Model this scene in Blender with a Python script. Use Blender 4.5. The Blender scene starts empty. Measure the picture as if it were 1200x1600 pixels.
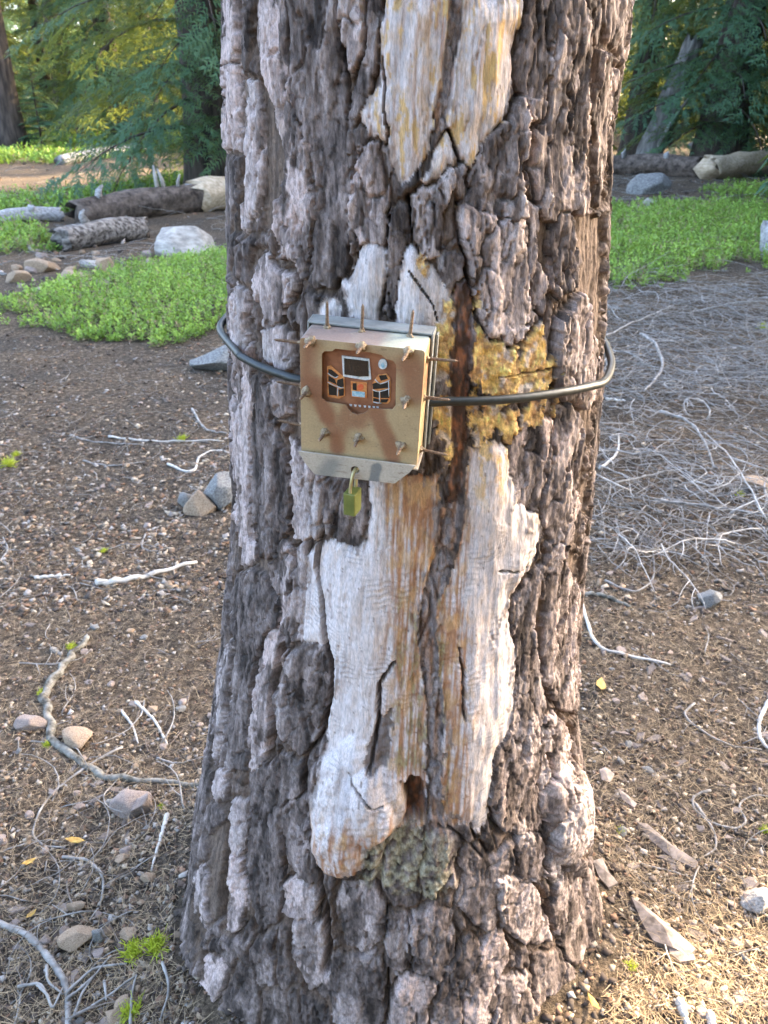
import bpy, bmesh, math, random
import numpy as np
from mathutils import Vector, Matrix

# ------------------------------------------------------------------ camera, sky, sun, exposure
SC = bpy.context.scene
PITCH = math.radians(27.3); FPX = 1256.0; CAMH = 1.65          # photograph is 1200 x 1600
cam_d = bpy.data.cameras.new('camera'); cam = bpy.data.objects.new('camera', cam_d)
SC.collection.objects.link(cam); SC.camera = cam
cam_d.sensor_fit = 'VERTICAL'; cam_d.sensor_height = 36.0; cam_d.lens = 36.0 * FPX / 1600.0
cam_d.clip_start = 0.02; cam_d.clip_end = 2000
cam.location = (0, 0, CAMH); cam.rotation_euler = (math.radians(90) - PITCH, 0, 0)
cam_d.dof.use_dof = True; cam_d.dof.focus_distance = 0.98; cam_d.dof.aperture_fstop = 13.0

SUN_AZ = math.radians(55.0); SUN_EL = math.radians(24.0)        # azimuth clockwise from +Y (camera forward)
world = bpy.data.worlds.new('World'); SC.world = world; world.use_nodes = True
wn = world.node_tree.nodes; wl = world.node_tree.links
bg = wn['Background']; sky = wn.new('ShaderNodeTexSky'); sky.sky_type = 'NISHITA'; sky.sun_disc = False
sky.sun_elevation = SUN_EL; sky.sun_rotation = SUN_AZ; sky.air_density = 0.7; sky.dust_density = 3.0; sky.ozone_density = 0.2
wl.new(sky.outputs[0], bg.inputs[0]); bg.inputs[1].default_value = 0.15
sun_d = bpy.data.lights.new('sun', 'SUN'); sun = bpy.data.objects.new('sun', sun_d); SC.collection.objects.link(sun)
sun_d.energy = 3.2; sun_d.angle = math.radians(0.6); sun_d.color = (1.0, 0.78, 0.5)
SUNV = Vector((math.sin(SUN_AZ) * math.cos(SUN_EL), math.cos(SUN_AZ) * math.cos(SUN_EL), math.sin(SUN_EL)))
sun.rotation_euler = SUNV.to_track_quat('Z', 'Y').to_euler(); sun.location = SUNV * 40
SC.view_settings.view_transform = 'Standard'; SC.view_settings.look = 'None'
SC.view_settings.exposure = 3.6; SC.view_settings.gamma = 1.0; SC.view_settings.use_curve_mapping = False
SC.render.engine = 'CYCLES'; SC.cycles.use_denoising = True
SC.cycles.max_bounces = 6; SC.cycles.diffuse_bounces = 3; SC.cycles.transparent_max_bounces = 4
rng = np.random.default_rng(7); random.seed(7)

# ------------------------------------------------------------------ maths helpers
CP, SP = math.cos(PITCH), math.sin(PITCH)
def ray(px, py):
    x = (px - 600) / FPX; y = (800 - py) / FPX
    return np.array([x, CP + y * SP, -SP + y * CP])
def project(P):
    P = np.asarray(P, float); x = P[..., 0]; Y = P[..., 1]; Z = P[..., 2] - CAMH
    d = Y * CP - Z * SP; u = Y * SP + Z * CP
    d = np.where(d < 1e-3, 1e-3, d)
    return 600 + FPX * x / d, 800 - FPX * u / d
def hash2(ix, iy, seed=0):
    h = (ix.astype(np.int64) * 374761393 + iy.astype(np.int64) * 668265263 + seed * 1442695041) & 0xFFFFFFFF
    h = ((h ^ (h >> 13)) * 1274126177) & 0xFFFFFFFF
    h = ((h ^ (h >> 16)) * 2246822519) & 0xFFFFFFFF
    return ((h ^ (h >> 15)) & 0xFFFFFF) / float(0x1000000)
def perlin(x, y, seed=0):
    ix = np.floor(x); iy = np.floor(y); fx = x - ix; fy = y - iy
    ix = ix.astype(np.int64); iy = iy.astype(np.int64)
    u = fx * fx * fx * (fx * (fx * 6 - 15) + 10); v = fy * fy * fy * (fy * (fy * 6 - 15) + 10)
    def g(a, b, dx, dy):
        t = hash2(a, b, seed) * 6.2831853
        return np.cos(t) * dx + np.sin(t) * dy
    n0 = g(ix, iy, fx, fy) * (1 - u) + g(ix + 1, iy, fx - 1, fy) * u
    n1 = g(ix, iy + 1, fx, fy - 1) * (1 - u) + g(ix + 1, iy + 1, fx - 1, fy - 1) * u
    return (n0 * (1 - v) + n1 * v) * 1.5
def fbm(x, y, o=4, seed=0, gain=0.5):
    a = 1.0; s = 0; t = 0
    for i in range(o):
        s = s + a * perlin(x, y, seed + i * 17); t += a; a *= gain; x = x * 2.03 + 11.3; y = y * 2.03 + 5.7
    return s / t
def voro(x, y, seed=0):
    ix = np.floor(x).astype(np.int64); iy = np.floor(y).astype(np.int64)
    f1 = np.full(x.shape, 9.0); f2 = np.full(x.shape, 9.0); cid = np.zeros(x.shape, np.int64)
    for a in (-1, 0, 1):
        for b in (-1, 0, 1):
            cx = ix + a; cy = iy + b
            d = np.hypot(cx + 0.1 + 0.8 * hash2(cx, cy, seed) - x, cy + 0.1 + 0.8 * hash2(cx, cy, seed + 5) - y)
            n = d < f1
            f2 = np.where(n, f1, np.minimum(f2, d)); cid = np.where(n, (cx + 500) * 4096 + cy + 500, cid); f1 = np.where(n, d, f1)
    return f1, f2, cid
def sstep(a, b, x):
    t = np.clip((x - a) / (b - a), 0, 1); return t * t * (3 - 2 * t)
def mix(a, b, t): return a * (1 - t) + b * t
def segdist(X, Y, pts, closed):
    P = np.array(pts, float); d2 = np.full(X.shape, 1e12); ins = np.zeros(X.shape, bool)
    n = len(P)
    for i in range(n if closed else n - 1):
        a = P[i]; b = P[(i + 1) % n]; e = b - a; L = max(e @ e, 1e-9)
        wx = X - a[0]; wy = Y - a[1]; t = np.clip((wx * e[0] + wy * e[1]) / L, 0, 1)
        d2 = np.minimum(d2, (wx - e[0] * t) ** 2 + (wy - e[1] * t) ** 2)
        if closed and a[1] != b[1]:
            c = ((a[1] > Y) != (b[1] > Y)) & (X < (b[0] - a[0]) * (Y - a[1]) / (b[1] - a[1]) + a[0]); ins ^= c
    d = np.sqrt(d2)
    return np.where(ins, d, -d) if closed else d
def smooth_path(pts, n):
    P = np.array(pts, float); k = len(P); Q = np.vstack([2 * P[0] - P[1], P, 2 * P[-1] - P[-2]])
    T = np.linspace(0, k - 1 - 1e-6, n); i = T.astype(int); t = (T - i)[:, None]
    a, b, c, d = Q[i], Q[i + 1], Q[i + 2], Q[i + 3]
    return 0.5 * (2 * b + (c - a) * t + (2 * a - 5 * b + 4 * c - d) * t ** 2 + (3 * b - a - 3 * c + d) * t ** 3)

# ------------------------------------------------------------------ scene helpers
COL = SC.collection
def link(o): COL.objects.link(o); return o
def set_mesh(me, V, F):
    V = np.ascontiguousarray(V, np.float32); F = np.asarray(F); n, k = F.shape
    me.vertices.add(len(V)); me.vertices.foreach_set('co', V.ravel())
    me.loops.add(n * k); me.loops.foreach_set('vertex_index', np.ascontiguousarray(F, np.int32).ravel())
    me.polygons.add(n); me.polygons.foreach_set('loop_start', np.arange(0, n * k, k, dtype=np.int32))
    me.polygons.foreach_set('loop_total', np.full(n, k, np.int32))
def mesh(name, V, F, mat=None, smooth=True, col=None):
    me = bpy.data.meshes.new(name)
    if isinstance(F, np.ndarray): set_mesh(me, V, F)
    else: me.from_pydata([tuple(v) for v in V], [], [tuple(f) for f in F])
    me.update(calc_edges=True)
    if smooth: me.polygons.foreach_set('use_smooth', np.ones(len(me.polygons), bool))
    if col is not None:
        at = me.color_attributes.new('Col', 'FLOAT_COLOR', 'POINT')
        c = np.ones((len(V), 4), np.float32); c[:, :col.shape[1]] = col; at.data.foreach_set('color', c.ravel())
    if mat: me.materials.append(mat)
    return me
def obj(name, me, parent=None, loc=None, rot=None, scale=None):
    o = bpy.data.objects.new(name, me); link(o)
    if parent: o.parent = parent
    if loc is not None: o.location = loc
    if rot is not None: o.rotation_euler = rot
    if scale is not None: o.scale = scale if hasattr(scale, '__len__') else (scale,) * 3
    return o
def tag(o, label=None, cat=None, group=None, kind=None):
    if label: o['label'] = label
    if cat: o['category'] = cat
    if group: o['group'] = group
    if kind: o['kind'] = kind
    return o
def empty(name, loc=(0, 0, 0), rot=(0, 0, 0)):
    o = bpy.data.objects.new(name, None); link(o); o.location = loc; o.rotation_euler = rot; o.empty_display_size = 0.05; return o
def copy_tree(o, parent=None):
    c = o.copy(); link(c); c.parent = parent
    for ch in o.children: copy_tree(ch, c)
    return c
class MB:
    def __init__(s): s.V = []; s.F = []; s.C = []; s.n = 0
    def add(s, V, F, c=None):
        V = np.asarray(V, float); s.V.append(V); s.F += [tuple(int(i) + s.n for i in f) for f in F]; s.n += len(V)
        if c is not None: s.C.append(np.tile(np.array(c, float), (len(V), 1)) if np.ndim(c) == 1 else c)
        return s
    def mesh(s, name, mat, smooth=True):
        return mesh(name, np.vstack(s.V), s.F, mat, smooth, np.vstack(s.C) if s.C else None)
def tube(pts, rad, sides=6, cap=True):
    P = np.asarray(pts, float); n = len(P); R = np.broadcast_to(np.asarray(rad, float), (n,))
    T = np.gradient(P, axis=0); T /= np.linalg.norm(T, axis=1)[:, None] + 1e-12
    a = np.array([0, 0, 1.0]) if abs(T[0, 2]) < 0.9 else np.array([1.0, 0, 0])
    N = np.cross(T[0], a); N /= np.linalg.norm(N); V = []
    for i in range(n):
        N = N - T[i] * (N @ T[i]); N /= np.linalg.norm(N) + 1e-12; B = np.cross(T[i], N)
        for k in range(sides):
            t = 2 * math.pi * k / sides; V.append(P[i] + R[i] * (math.cos(t) * N + math.sin(t) * B))
    F = []
    for i in range(n - 1):
        for k in range(sides):
            a0 = i * sides + k; b0 = i * sides + (k + 1) % sides
            F.append((a0, b0, b0 + sides, a0 + sides))
    if cap: F.append(tuple(range(sides - 1, -1, -1))); F.append(tuple(range((n - 1) * sides, n * sides)))
    return np.array(V), F
def boxm(x0, x1, y0, y1, z0, z1):
    V = [(x, y, z) for z in (z0, z1) for y in (y0, y1) for x in (x0, x1)]
    return V, [(0, 2, 3, 1), (4, 5, 7, 6), (0, 1, 5, 4), (2, 6, 7, 3), (0, 4, 6, 2), (1, 3, 7, 5)]
def bevel(o, w, seg=2, ang=40):
    m = o.modifiers.new('bevel', 'BEVEL'); m.width = w; m.segments = seg; m.limit_method = 'ANGLE'; m.angle_limit = math.radians(ang); return o

# ------------------------------------------------------------------ materials
def newmat(name):
    m = bpy.data.materials.new(name); m.use_nodes = True; nt = m.node_tree
    return m, nt, nt.nodes, nt.links, nt.nodes['Principled BSDF']
def N(nt, t, **kw):
    n = nt.nodes.new(t)
    for k, v in kw.items():
        if k.startswith('i_'): n.inputs[int(k[2:]) if k[2:].isdigit() else k[2:].replace('_', ' ')].default_value = v
        else: setattr(n, k, v)
    return n
def ramp(nt, fac, stops):
    r = nt.nodes.new('ShaderNodeValToRGB'); e = r.color_ramp.elements
    while len(e) < len(stops): e.new(0.5)
    for k, (p, c) in enumerate(stops): e[k].position = p; e[k].color = (*c, 1) if len(c) == 3 else c
    nt.links.new(fac, r.inputs[0]); return r.outputs[0]
def mixc(nt, fac, a, b, mode='MIX'):
    m = nt.nodes.new('ShaderNodeMix'); m.data_type = 'RGBA'; m.blend_type = mode
    for i, v in ((0, fac), (6, a), (7, b)):
        if hasattr(v, 'is_linked'): nt.links.new(v, m.inputs[i])
        else: m.inputs[i].default_value = v if i == 0 else (*v, 1)
    return m.outputs[2]
def noise_out(nt, scale, detail=4, rough=0.6, coord='Object', sc=(1, 1, 1), dist=0.0):
    tc = N(nt, 'ShaderNodeTexCoord'); mp = N(nt, 'ShaderNodeMapping'); mp.inputs['Scale'].default_value = sc
    nt.links.new(tc.outputs[coord], mp.inputs[0]); n = N(nt, 'ShaderNodeTexNoise')
    n.inputs['Scale'].default_value = scale; n.inputs['Detail'].default_value = detail; n.inputs['Roughness'].default_value = rough
    n.inputs['Distortion'].default_value = dist
    nt.links.new(mp.outputs[0], n.inputs[0]); return n.outputs[0]
def bump(nt, b, h, strength, dist):
    n = N(nt, 'ShaderNodeBump'); n.inputs['Strength'].default_value = strength; n.inputs['Distance'].default_value = dist
    nt.links.new(h, n.inputs['Height']); nt.links.new(n.outputs[0], b.inputs['Normal'])
def mat_attr(name, rough=0.85, nscale=220, nsc=(1, 1, 0.3), lo=0.75, hi=1.25, bstr=0.6, bdist=0.0015, spec=0.3):
    """albedo from the mesh's own colour attribute, broken up by fine grain"""
    m, nt, n, l, b = newmat(name)
    at = N(nt, 'ShaderNodeVertexColor', layer_name='Col')
    no = noise_out(nt, nscale, 6, 0.75, sc=nsc)
    g = ramp(nt, no, [(0.3, (lo,) * 3), (0.7, (hi,) * 3)])
    l.new(mixc(nt, 1.0, at.outputs[0], g, 'MULTIPLY'), b.inputs['Base Color'])
    b.inputs['Roughness'].default_value = rough; b.inputs['Specular IOR Level'].default_value = spec
    bump(nt, b, no, bstr, bdist); return m
def mat_noise(name, c0, c1, scale, rough=0.8, sc=(1, 1, 1), bstr=0.3, bdist=0.003, spec=0.3, metal=0.0, detail=5, coord='Object', p=(0.35, 0.65)):
    m, nt, n, l, b = newmat(name)
    no = noise_out(nt, scale, detail, 0.6, coord, sc)
    l.new(ramp(nt, no, [(p[0], c0), (p[1], c1)]), b.inputs['Base Color'])
    b.inputs['Roughness'].default_value = rough; b.inputs['Specular IOR Level'].default_value = spec; b.inputs['Metallic'].default_value = metal
    if bstr: bump(nt, b, no, bstr, bdist)
    return m
def mat_leaf(name, c0, c1, trans, tcol, scale=3.0, rough=0.55):
    m, nt, n, l, b = newmat(name)
    no = noise_out(nt, scale, 3, 0.6); oi = N(nt, 'ShaderNodeObjectInfo')
    c = ramp(nt, no, [(0.35, c0), (0.65, c1)])
    l.new(c, b.inputs['Base Color']); b.inputs['Roughness'].default_value = rough; b.inputs['Specular IOR Level'].default_value = 0.25
    t = N(nt, 'ShaderNodeBsdfTranslucent'); t.inputs[0].default_value = (*tcol, 1)
    mx = N(nt, 'ShaderNodeMixShader'); mx.inputs[0].default_value = trans
    l.new(b.outputs[0], mx.inputs[1]); l.new(t.outputs[0], mx.inputs[2]); l.new(mx.outputs[0], n['Material Output'].inputs[0]); return m

M = {}
M['bark'] = mat_attr('bark', 0.88, 300, (1, 1, 0.35), 0.42, 1.55, 1.0, 0.0018)
M['wood'] = mat_attr('bare_wood', 0.66, 460, (1, 1, 0.16), 0.58, 1.34, 0.7, 0.0014, 0.35)
M['resin'] = mat_attr('resin', 0.62, 300, (1, 1, 0.8), 0.6, 1.4, 0.9, 0.003, 0.35)
M['pitch'] = mat_attr('dark_resin', 0.36, 300, (1, 1, 0.5), 0.6, 1.4, 0.8, 0.002, 0.5)

# ------------------------------------------------------------------ ground
def gz(x, y):
    x = np.asarray(x, float); y = np.asarray(y, float); r = np.hypot(x, y)
    far = sstep(3, 14, r)
    h = 0.025 * fbm(x * 0.9, y * 0.9, 3, 3) + 0.012 * fbm(x * 5, y * 5, 3, 4) * (1 - 0.6 * far)
    h = h + far * 0.16 * fbm(x * 0.16 + 3, y * 0.16, 3, 5)
    d = np.hypot(x - 0.03, y - 1.25)
    return h + 0.09 * np.exp(-np.maximum(d - 0.42, 0) / 0.16)
def gp(px, py, z=0.0):
    d = ray(px, py); t = (z - CAMH) / d[2]; return np.array([d[0] * t, d[1] * t, z])
def gpt(px, py, dz=0.0):
    p = gp(px, py)
    for _ in range(3): p = gp(px, py, float(gz(p[0], p[1])))
    p[2] = float(gz(p[0], p[1])) + dz; return p
def mpp(p):                                                      # metres per photograph pixel at a point
    return (p[1] * CP - (p[2] - CAMH) * SP) / FPX

def build_ground():
    m, nt, n, l, b = newmat('forest_soil')
    n1 = noise_out(nt, 1.3, 6, 0.6); n2 = noise_out(nt, 38, 6, 0.75); n3 = noise_out(nt, 160, 4, 0.7)
    c1 = ramp(nt, n2, [(0.30, (0.024, 0.019, 0.014)), (0.45, (0.062, 0.049, 0.036)), (0.55, (0.115, 0.093, 0.070)), (0.68, (0.27, 0.22, 0.165))])
    c2 = ramp(nt, n3, [(0.35, (0.55, 0.55, 0.55)), (0.65, (1.4, 1.35, 1.3))])
    c = mixc(nt, 1.0, c1, c2, 'MULTIPLY')
    g = ramp(nt, n1, [(0.42, (0.85, 0.85, 0.85)), (0.62, (1.35, 1.25, 1.12))])
    l.new(mixc(nt, 1.0, c, g, 'MULTIPLY'), b.inputs['Base Color']); b.inputs['Roughness'].default_value = 0.95
    b.inputs['Specular IOR Level'].default_value = 0.15
    ad = N(nt, 'ShaderNodeMath', operation='ADD'); l.new(n2, ad.inputs[0]); l.new(n3, ad.inputs[1]); bump(nt, b, ad.outputs[0], 0.9, 0.012)
    rad = [0.25]
    while rad[-1] < 900: rad.append(rad[-1] * 1.0155)
    rad = np.array(rad)
    a = np.concatenate([np.linspace(-38, 38, 260), np.linspace(38, 322, 62)[1:-1]]) * math.pi / 180
    R, A = np.meshgrid(rad, a, indexing='ij'); X = R * np.sin(A); Y = R * np.cos(A)
    Z = gz(X, Y) + 0.007 * fbm(X * 22, Y * 22, 3, 9) * (R < 9)
    V = np.stack([X, Y, Z], -1).reshape(-1, 3); nr, na = R.shape
    i = np.arange(nr - 1)[:, None] * na; k = np.arange(na)[None]; k2 = (k + 1) % na
    F = np.stack([i + k, i + k2, i + na + k2, i + na + k], -1).reshape(-1, 4)[:, ::-1]
    o = obj('forest_floor', mesh('forest_floor', V, F, m)); tag(o, 'brown forest soil with needles and small stones', None, None, 'structure')
    # close the disc under the camera
    return o
FLOOR = build_ground()

# ------------------------------------------------------------------ the pine trunk: profile from its outline
SIL = [(0,343,988),(50,344,985),(100,345,976),(150,346,969),(200,347,964),(300,348,960),(400,349,957),(500,352,954),(600,355,946),
       (700,360,938),(800,361,926),(870,358,917),(950,350,911),(1050,340,906),(1150,328,905),(1250,315,913),(1350,303,914),
       (1430,298,922),(1480,286,930),(1540,270,938),(1600,258,946)]
DAX = 1.262
prof = []
for y, xl, xr in SIL:
    a, b = ray(xl, y), ray(xr, y); aL = math.atan2(a[0], a[1]); aR = math.atan2(b[0], b[1])
    am, ah = (aL + aR) / 2, (aR - aL) / 2; r = DAX * math.sin(ah); dt = DAX * math.cos(ah)
    z = CAMH + 0.5 * dt * (a[2] / math.hypot(a[0], a[1]) + b[2] / math.hypot(b[0], b[1]))
    prof.append((z, DAX * math.sin(am), DAX * math.cos(am), r - 0.012))
prof = np.array(prof[::-1])
zt = prof[-1, 0]; r0 = prof[-1, 3]
ext = np.array([(zt + dz, prof[-1, 1], prof[-1, 2], r0 * (1 - dz / 26.0)) for dz in (1, 3, 6, 10, 14, 18, 21)])
prof = np.vstack([prof, ext])
def prof_at(z, k): return np.interp(z, prof[:, 0], prof[:, k])
def trunk_hit(px, py, off=0.0):
    d = ray(px, py); t = np.linspace(0.5, 2.2, 3400); P = np.array([0, 0, CAMH]) + d[None] * t[:, None]
    q = np.hypot(P[:, 0] - prof_at(P[:, 2], 1), P[:, 1] - prof_at(P[:, 2], 2)) - prof_at(P[:, 2], 3) - off
    i = np.argmax(q < 0) if (q < 0).any() else np.argmin(q)
    return P[i]

# plates traced on the bark: (height in mm, lightness, pinkness, outline)
PLATES = [
 (14,.8,.6,[(343,-10),(356,-10),(357,60),(355,95),(346,95),(343,50)]),
 (15,.9,.6,[(349,105),(360,103),(366,150),(367,205),(365,234),(356,232),(350,180)]),
 (14,.9,.35,[(379,127),(388,130),(396,170),(398,230),(397,290),(392,320),(376,362),(369,360),(372,310),(378,240)]),
 (20,.55,.7,[(395,-10),(440,-10),(443,85),(446,130),(455,160),(465,196),(478,240),(484,300),(486,360),(480,410),(470,436),(455,405),(438,398),(433,348),(436,283),(435,215),(426,184),(418,156),(401,107),(392,57)]),
 (17,.35,.35,[(449,-10),(522,-10),(524,60),(530,105),(540,150),(536,205),(540,270),(540,326),(537,400),(530,436),(508,450),(484,443),(474,432),(487,395),(489,340),(486,280),(480,236),(468,185),(458,150),(450,90)]),
 (17,.75,.5,[(526,-10),(563,-10),(565,40),(560,82),(549,107),(535,101),(527,70)]),
 (14,.4,.3,[(568,-10),(592,-10),(586,50),(582,100),(573,145),(552,185),(541,202),(538,192),(549,150),(560,112),(570,60)]),
 (18,.6,.55,[(556,232),(590,230),(597,270),(603,320),(598,370),(590,385),(570,383),(549,395),(542,360),(544,300),(551,262)]),
 (13,.3,.3,[(541,205),(560,196),(572,214),(560,228),(550,250),(543,280),(540,240)]),
 (22,.42,.35,[(828,-10),(910,-10),(926,50),(923,100),(916,160),(918,210),(919,270),(917,333),(887,334),(873,356),(858,330),(848,295),(836,266),(838,215),(850,195),(862,180),(852,192),(838,182),(828,160),(818,112),(820,52),(832,18)]),
 (14,.45,.4,[(942,90),(958,80),(966,110),(962,160),(955,215),(949,285),(944,315),(938,250),(936,180)]),
 (11,.3,.25,[(928,-10),(950,-10),(950,60),(940,75),(930,40)]),
 (12,.4,.4,[(962,-10),(986,-10),(982,60),(970,80),(962,40)]),
 (24,.45,.3,[(787,196),(803,203),(815,166),(826,152),(833,182),(824,215),(817,252),(812,265),(815,290),(824,318),(829,340),(800,345),(775,335),(748,330),(727,318),(735,290),(747,260),(757,230),(770,207)]),
 (28,.6,.4,[(727,322),(750,335),(775,340),(800,350),(828,345),(827,400),(831,457),(841,491),(826,522),(809,540),(783,529),(760,508),(754,471),(744,443),(740,400),(728,378),(722,345)]),
 (22,.5,.35,[(640,312),(652,304),(684,289),(712,269),(713,285),(707,311),(696,334),(698,368),(690,395),(674,400),(655,392),(642,372),(636,340)]),
 (14,.5,.2,[(720,268),(735,263),(736,300),(727,318),(716,292)]),
 (12,.3,.2,[(606,345),(622,320),(634,330),(638,372),(625,398),(618,440),(610,500),(604,498),(605,430),(607,390)]),
 (13,.4,.15,[(680,402),(715,392),(726,400),(728,430),(716,440),(709,458),(693,432)]),
 (20,.45,.35,[(833,320),(848,325),(858,360),(862,400),(863,440),(857,470),(849,495),(841,470),(834,430),(831,380)]),
 (22,.38,.3,[(870,350),(895,338),(901,380),(904,420),(898,450),(881,465),(867,453),(866,400)]),
 (26,.55,.35,[(886,493),(905,460),(919,462),(925,485),(933,499),(936,527),(942,548),(941,590),(935,640),(918,640),(905,625),(878,625),(873,570),(875,530),(880,507)]),
 (24,.5,.5,[(876,640),(891,630),(903,650),(911,672),(909,726),(906,768),(902,800),(893,848),(868,848),(856,805),(858,768),(871,728),(868,683)]),
 (13,.5,.5,[(800,692),(835,668),(863,655),(865,700),(860,745),(852,780),(840,803),(816,792),(808,742)]),
 (18,.42,.3,[(838,905),(857,880),(853,930),(842,960),(845,1000),(850,1040),(858,1080),(852,1130),(845,1190),(840,1240),(848,1300),(820,1308),(792,1300),(778,1285),(764,1240),(772,1200),(792,1150),(806,1110),(809,1050),(803,1000),(806,950)]),
 (22,.5,.45,[(860,857),(885,855),(890,890),(902,920),(905,970),(895,1000),(905,1040),(905,1080),(898,1112),(878,1100),(862,1060),(856,1010),(853,960),(862,910)]),
 (20,.6,.4,[(860,1130),(875,1120),(892,1150),(890,1200),(884,1240),(870,1265),(860,1320),(853,1310),(852,1250),(856,1180)]),
 (20,.72,.15,[(893,1185),(912,1220),(920,1262),(913,1300),(898,1322),(890,1350),(872,1382),(862,1372),(865,1322),(873,1272),(884,1240)]),
 (14,.66,.5,[(362,450),(376,455),(380,540),(385,620),(382,700),(384,800),(392,860),(388,886),(375,880),(368,800),(364,700),(362,600),(361,520)]),
 (20,.55,.5,[(395,412),(410,403),(430,420),(450,430),(456,450),(442,480),(433,500),(420,513),(405,500),(398,470),(393,440)]),
 (17,.75,.4,[(404,516),(420,518),(440,514),(451,540),(446,577),(430,580),(415,566),(406,545)]),
 (17,.45,.35,[(418,598),(445,600),(463,620),(460,640),(440,650),(425,657),(419,635)]),
 (15,.28,.25,[(387,590),(415,618),(422,680),(440,720),(446,760),(445,805),(437,850),(425,876),(400,884),(393,850),(386,800),(388,700)]),
 (19,.75,.35,[(448,690),(475,715),(500,745),(499,800),(494,840),(475,850),(455,835),(446,800),(450,750)]),
 (14,.35,.35,[(502,750),(530,755),(571,762),(573,800),(562,848),(540,851),(508,836),(502,790)]),
 (15,.5,.4,[(412,852),(440,850),(452,870),(445,910),(440,930),(428,925),(416,890)]),
 (14,.6,.5,[(430,935),(445,930),(448,990),(454,1003),(430,1000)]),
 (13,.45,.4,[(456,860),(475,855),(478,880),(470,960),(467,1008),(453,1003),(449,950),(451,900)]),
 (22,.35,.3,[(470,1014),(510,1014),(514,1050),(506,1100),(500,1140),(490,1160),(462,1180),(442,1160),(432,1130),(430,1090),(442,1060),(454,1030)]),
 (18,.6,.6,[(420,990),(448,965),(453,1003),(440,1030),(428,1050),(420,1080),(414,1110),(411,1150),(404,1195),(386,1205),(388,1140),(395,1080),(400,1040),(408,1010)]),
 (17,.28,.15,[(352,980),(355,930),(365,900),(400,893),(426,932),(425,975),(404,1000),(394,1040),(387,1090),(380,1150),(375,1205),(347,1205),(352,1130),(358,1060)]),
 (12,.5,.3,[(340,1040),(352,1000),(354,1060),(347,1130),(338,1190),(328,1195),(333,1120)]),
 (18,.35,.35,[(445,1262),(470,1250),(481,1280),(490,1338),(488,1380),(470,1370),(450,1350),(440,1300)]),
 (19,.65,.45,[(441,1386),(488,1386),(487,1440),(455,1440),(440,1425)]),
 (19,.5,.45,[(463,1447),(499,1450),(502,1500),(505,1562),(480,1545),(462,1500)]),
 (12,.6,.8,[(315,1500),(341,1515),(338,1545),(325,1568),(308,1562),(316,1530)]),
 (14,.65,.7,[(352,1340),(370,1350),(373,1400),(366,1450),(355,1456),(350,1400)]),
 (13,.55,.35,[(362,1255),(380,1260),(379,1310),(366,1342),(358,1320)]),
 (12,.55,.5,[(335,1200),(349,1200),(347,1235),(338,1250),(334,1230)]),
 (15,.5,.4,[(305,1365),(316,1372),(318,1440),(308,1445),(303,1400)]),
 (14,.3,.2,[(383,1215),(430,1190),(462,1195),(468,1240),(440,1255),(432,1300),(436,1370),(428,1440),(405,1460),(385,1430),(382,1330),(388,1270)]),
 (28,.62,.4,[(781,1384),(800,1375),(838,1388),(845,1420),(858,1450),(860,1466),(835,1475),(810,1462),(795,1440),(786,1410)]),
 (17,.38,.25,[(730,1330),(748,1326),(765,1350),(785,1340),(800,1325),(806,1345),(795,1370),(778,1390),(776,1440),(768,1462),(748,1440),(720,1420),(735,1380)]),
 (18,.45,.35,[(818,1312),(845,1310),(848,1378),(838,1382),(815,1370),(806,1342)]),
 (22,.4,.3,[(890,1347),(905,1345),(915,1390),(916,1430),(923,1485),(902,1505),(877,1462),(872,1420),(881,1382)]),
 (20,.6,.6,[(770,1466),(790,1462),(795,1490),(780,1530),(775,1560),(762,1610),(733,1610),(738,1555),(750,1520),(765,1490)]),
 (19,.45,.4,[(788,1540),(830,1528),(840,1610),(784,1610)]),
 (15,.42,.3,[(650,1440),(680,1425),(705,1435),(711,1490),(690,1530),(656,1536),(641,1490)]),
 (13,.4,.3,[(610,1432),(640,1437),(644,1500),(630,1530),(608,1520)]),
 (13,.45,.4,[(535,1390),(575,1385),(600,1420),(598,1470),(570,1500),(540,1480),(525,1430)]),
 (14,.35,.3,[(520,1500),(560,1512),(590,1500),(600,1550),(590,1610),(530,1610),(515,1560)]),
 (14,.55,.6,[(625,1550),(665,1530),(680,1545),(662,1580),(665,1610),(615,1610)]),
 (14,.35,.25,[(690,1545),(722,1500),(740,1475),(752,1490),(738,1525),(724,1560),(720,1610),(685,1610)]),
 (13,.35,.35,[(845,1500),(880,1490),(900,1530),(905,1590),(880,1610),(852,1610),(842,1550)]),
]
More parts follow.
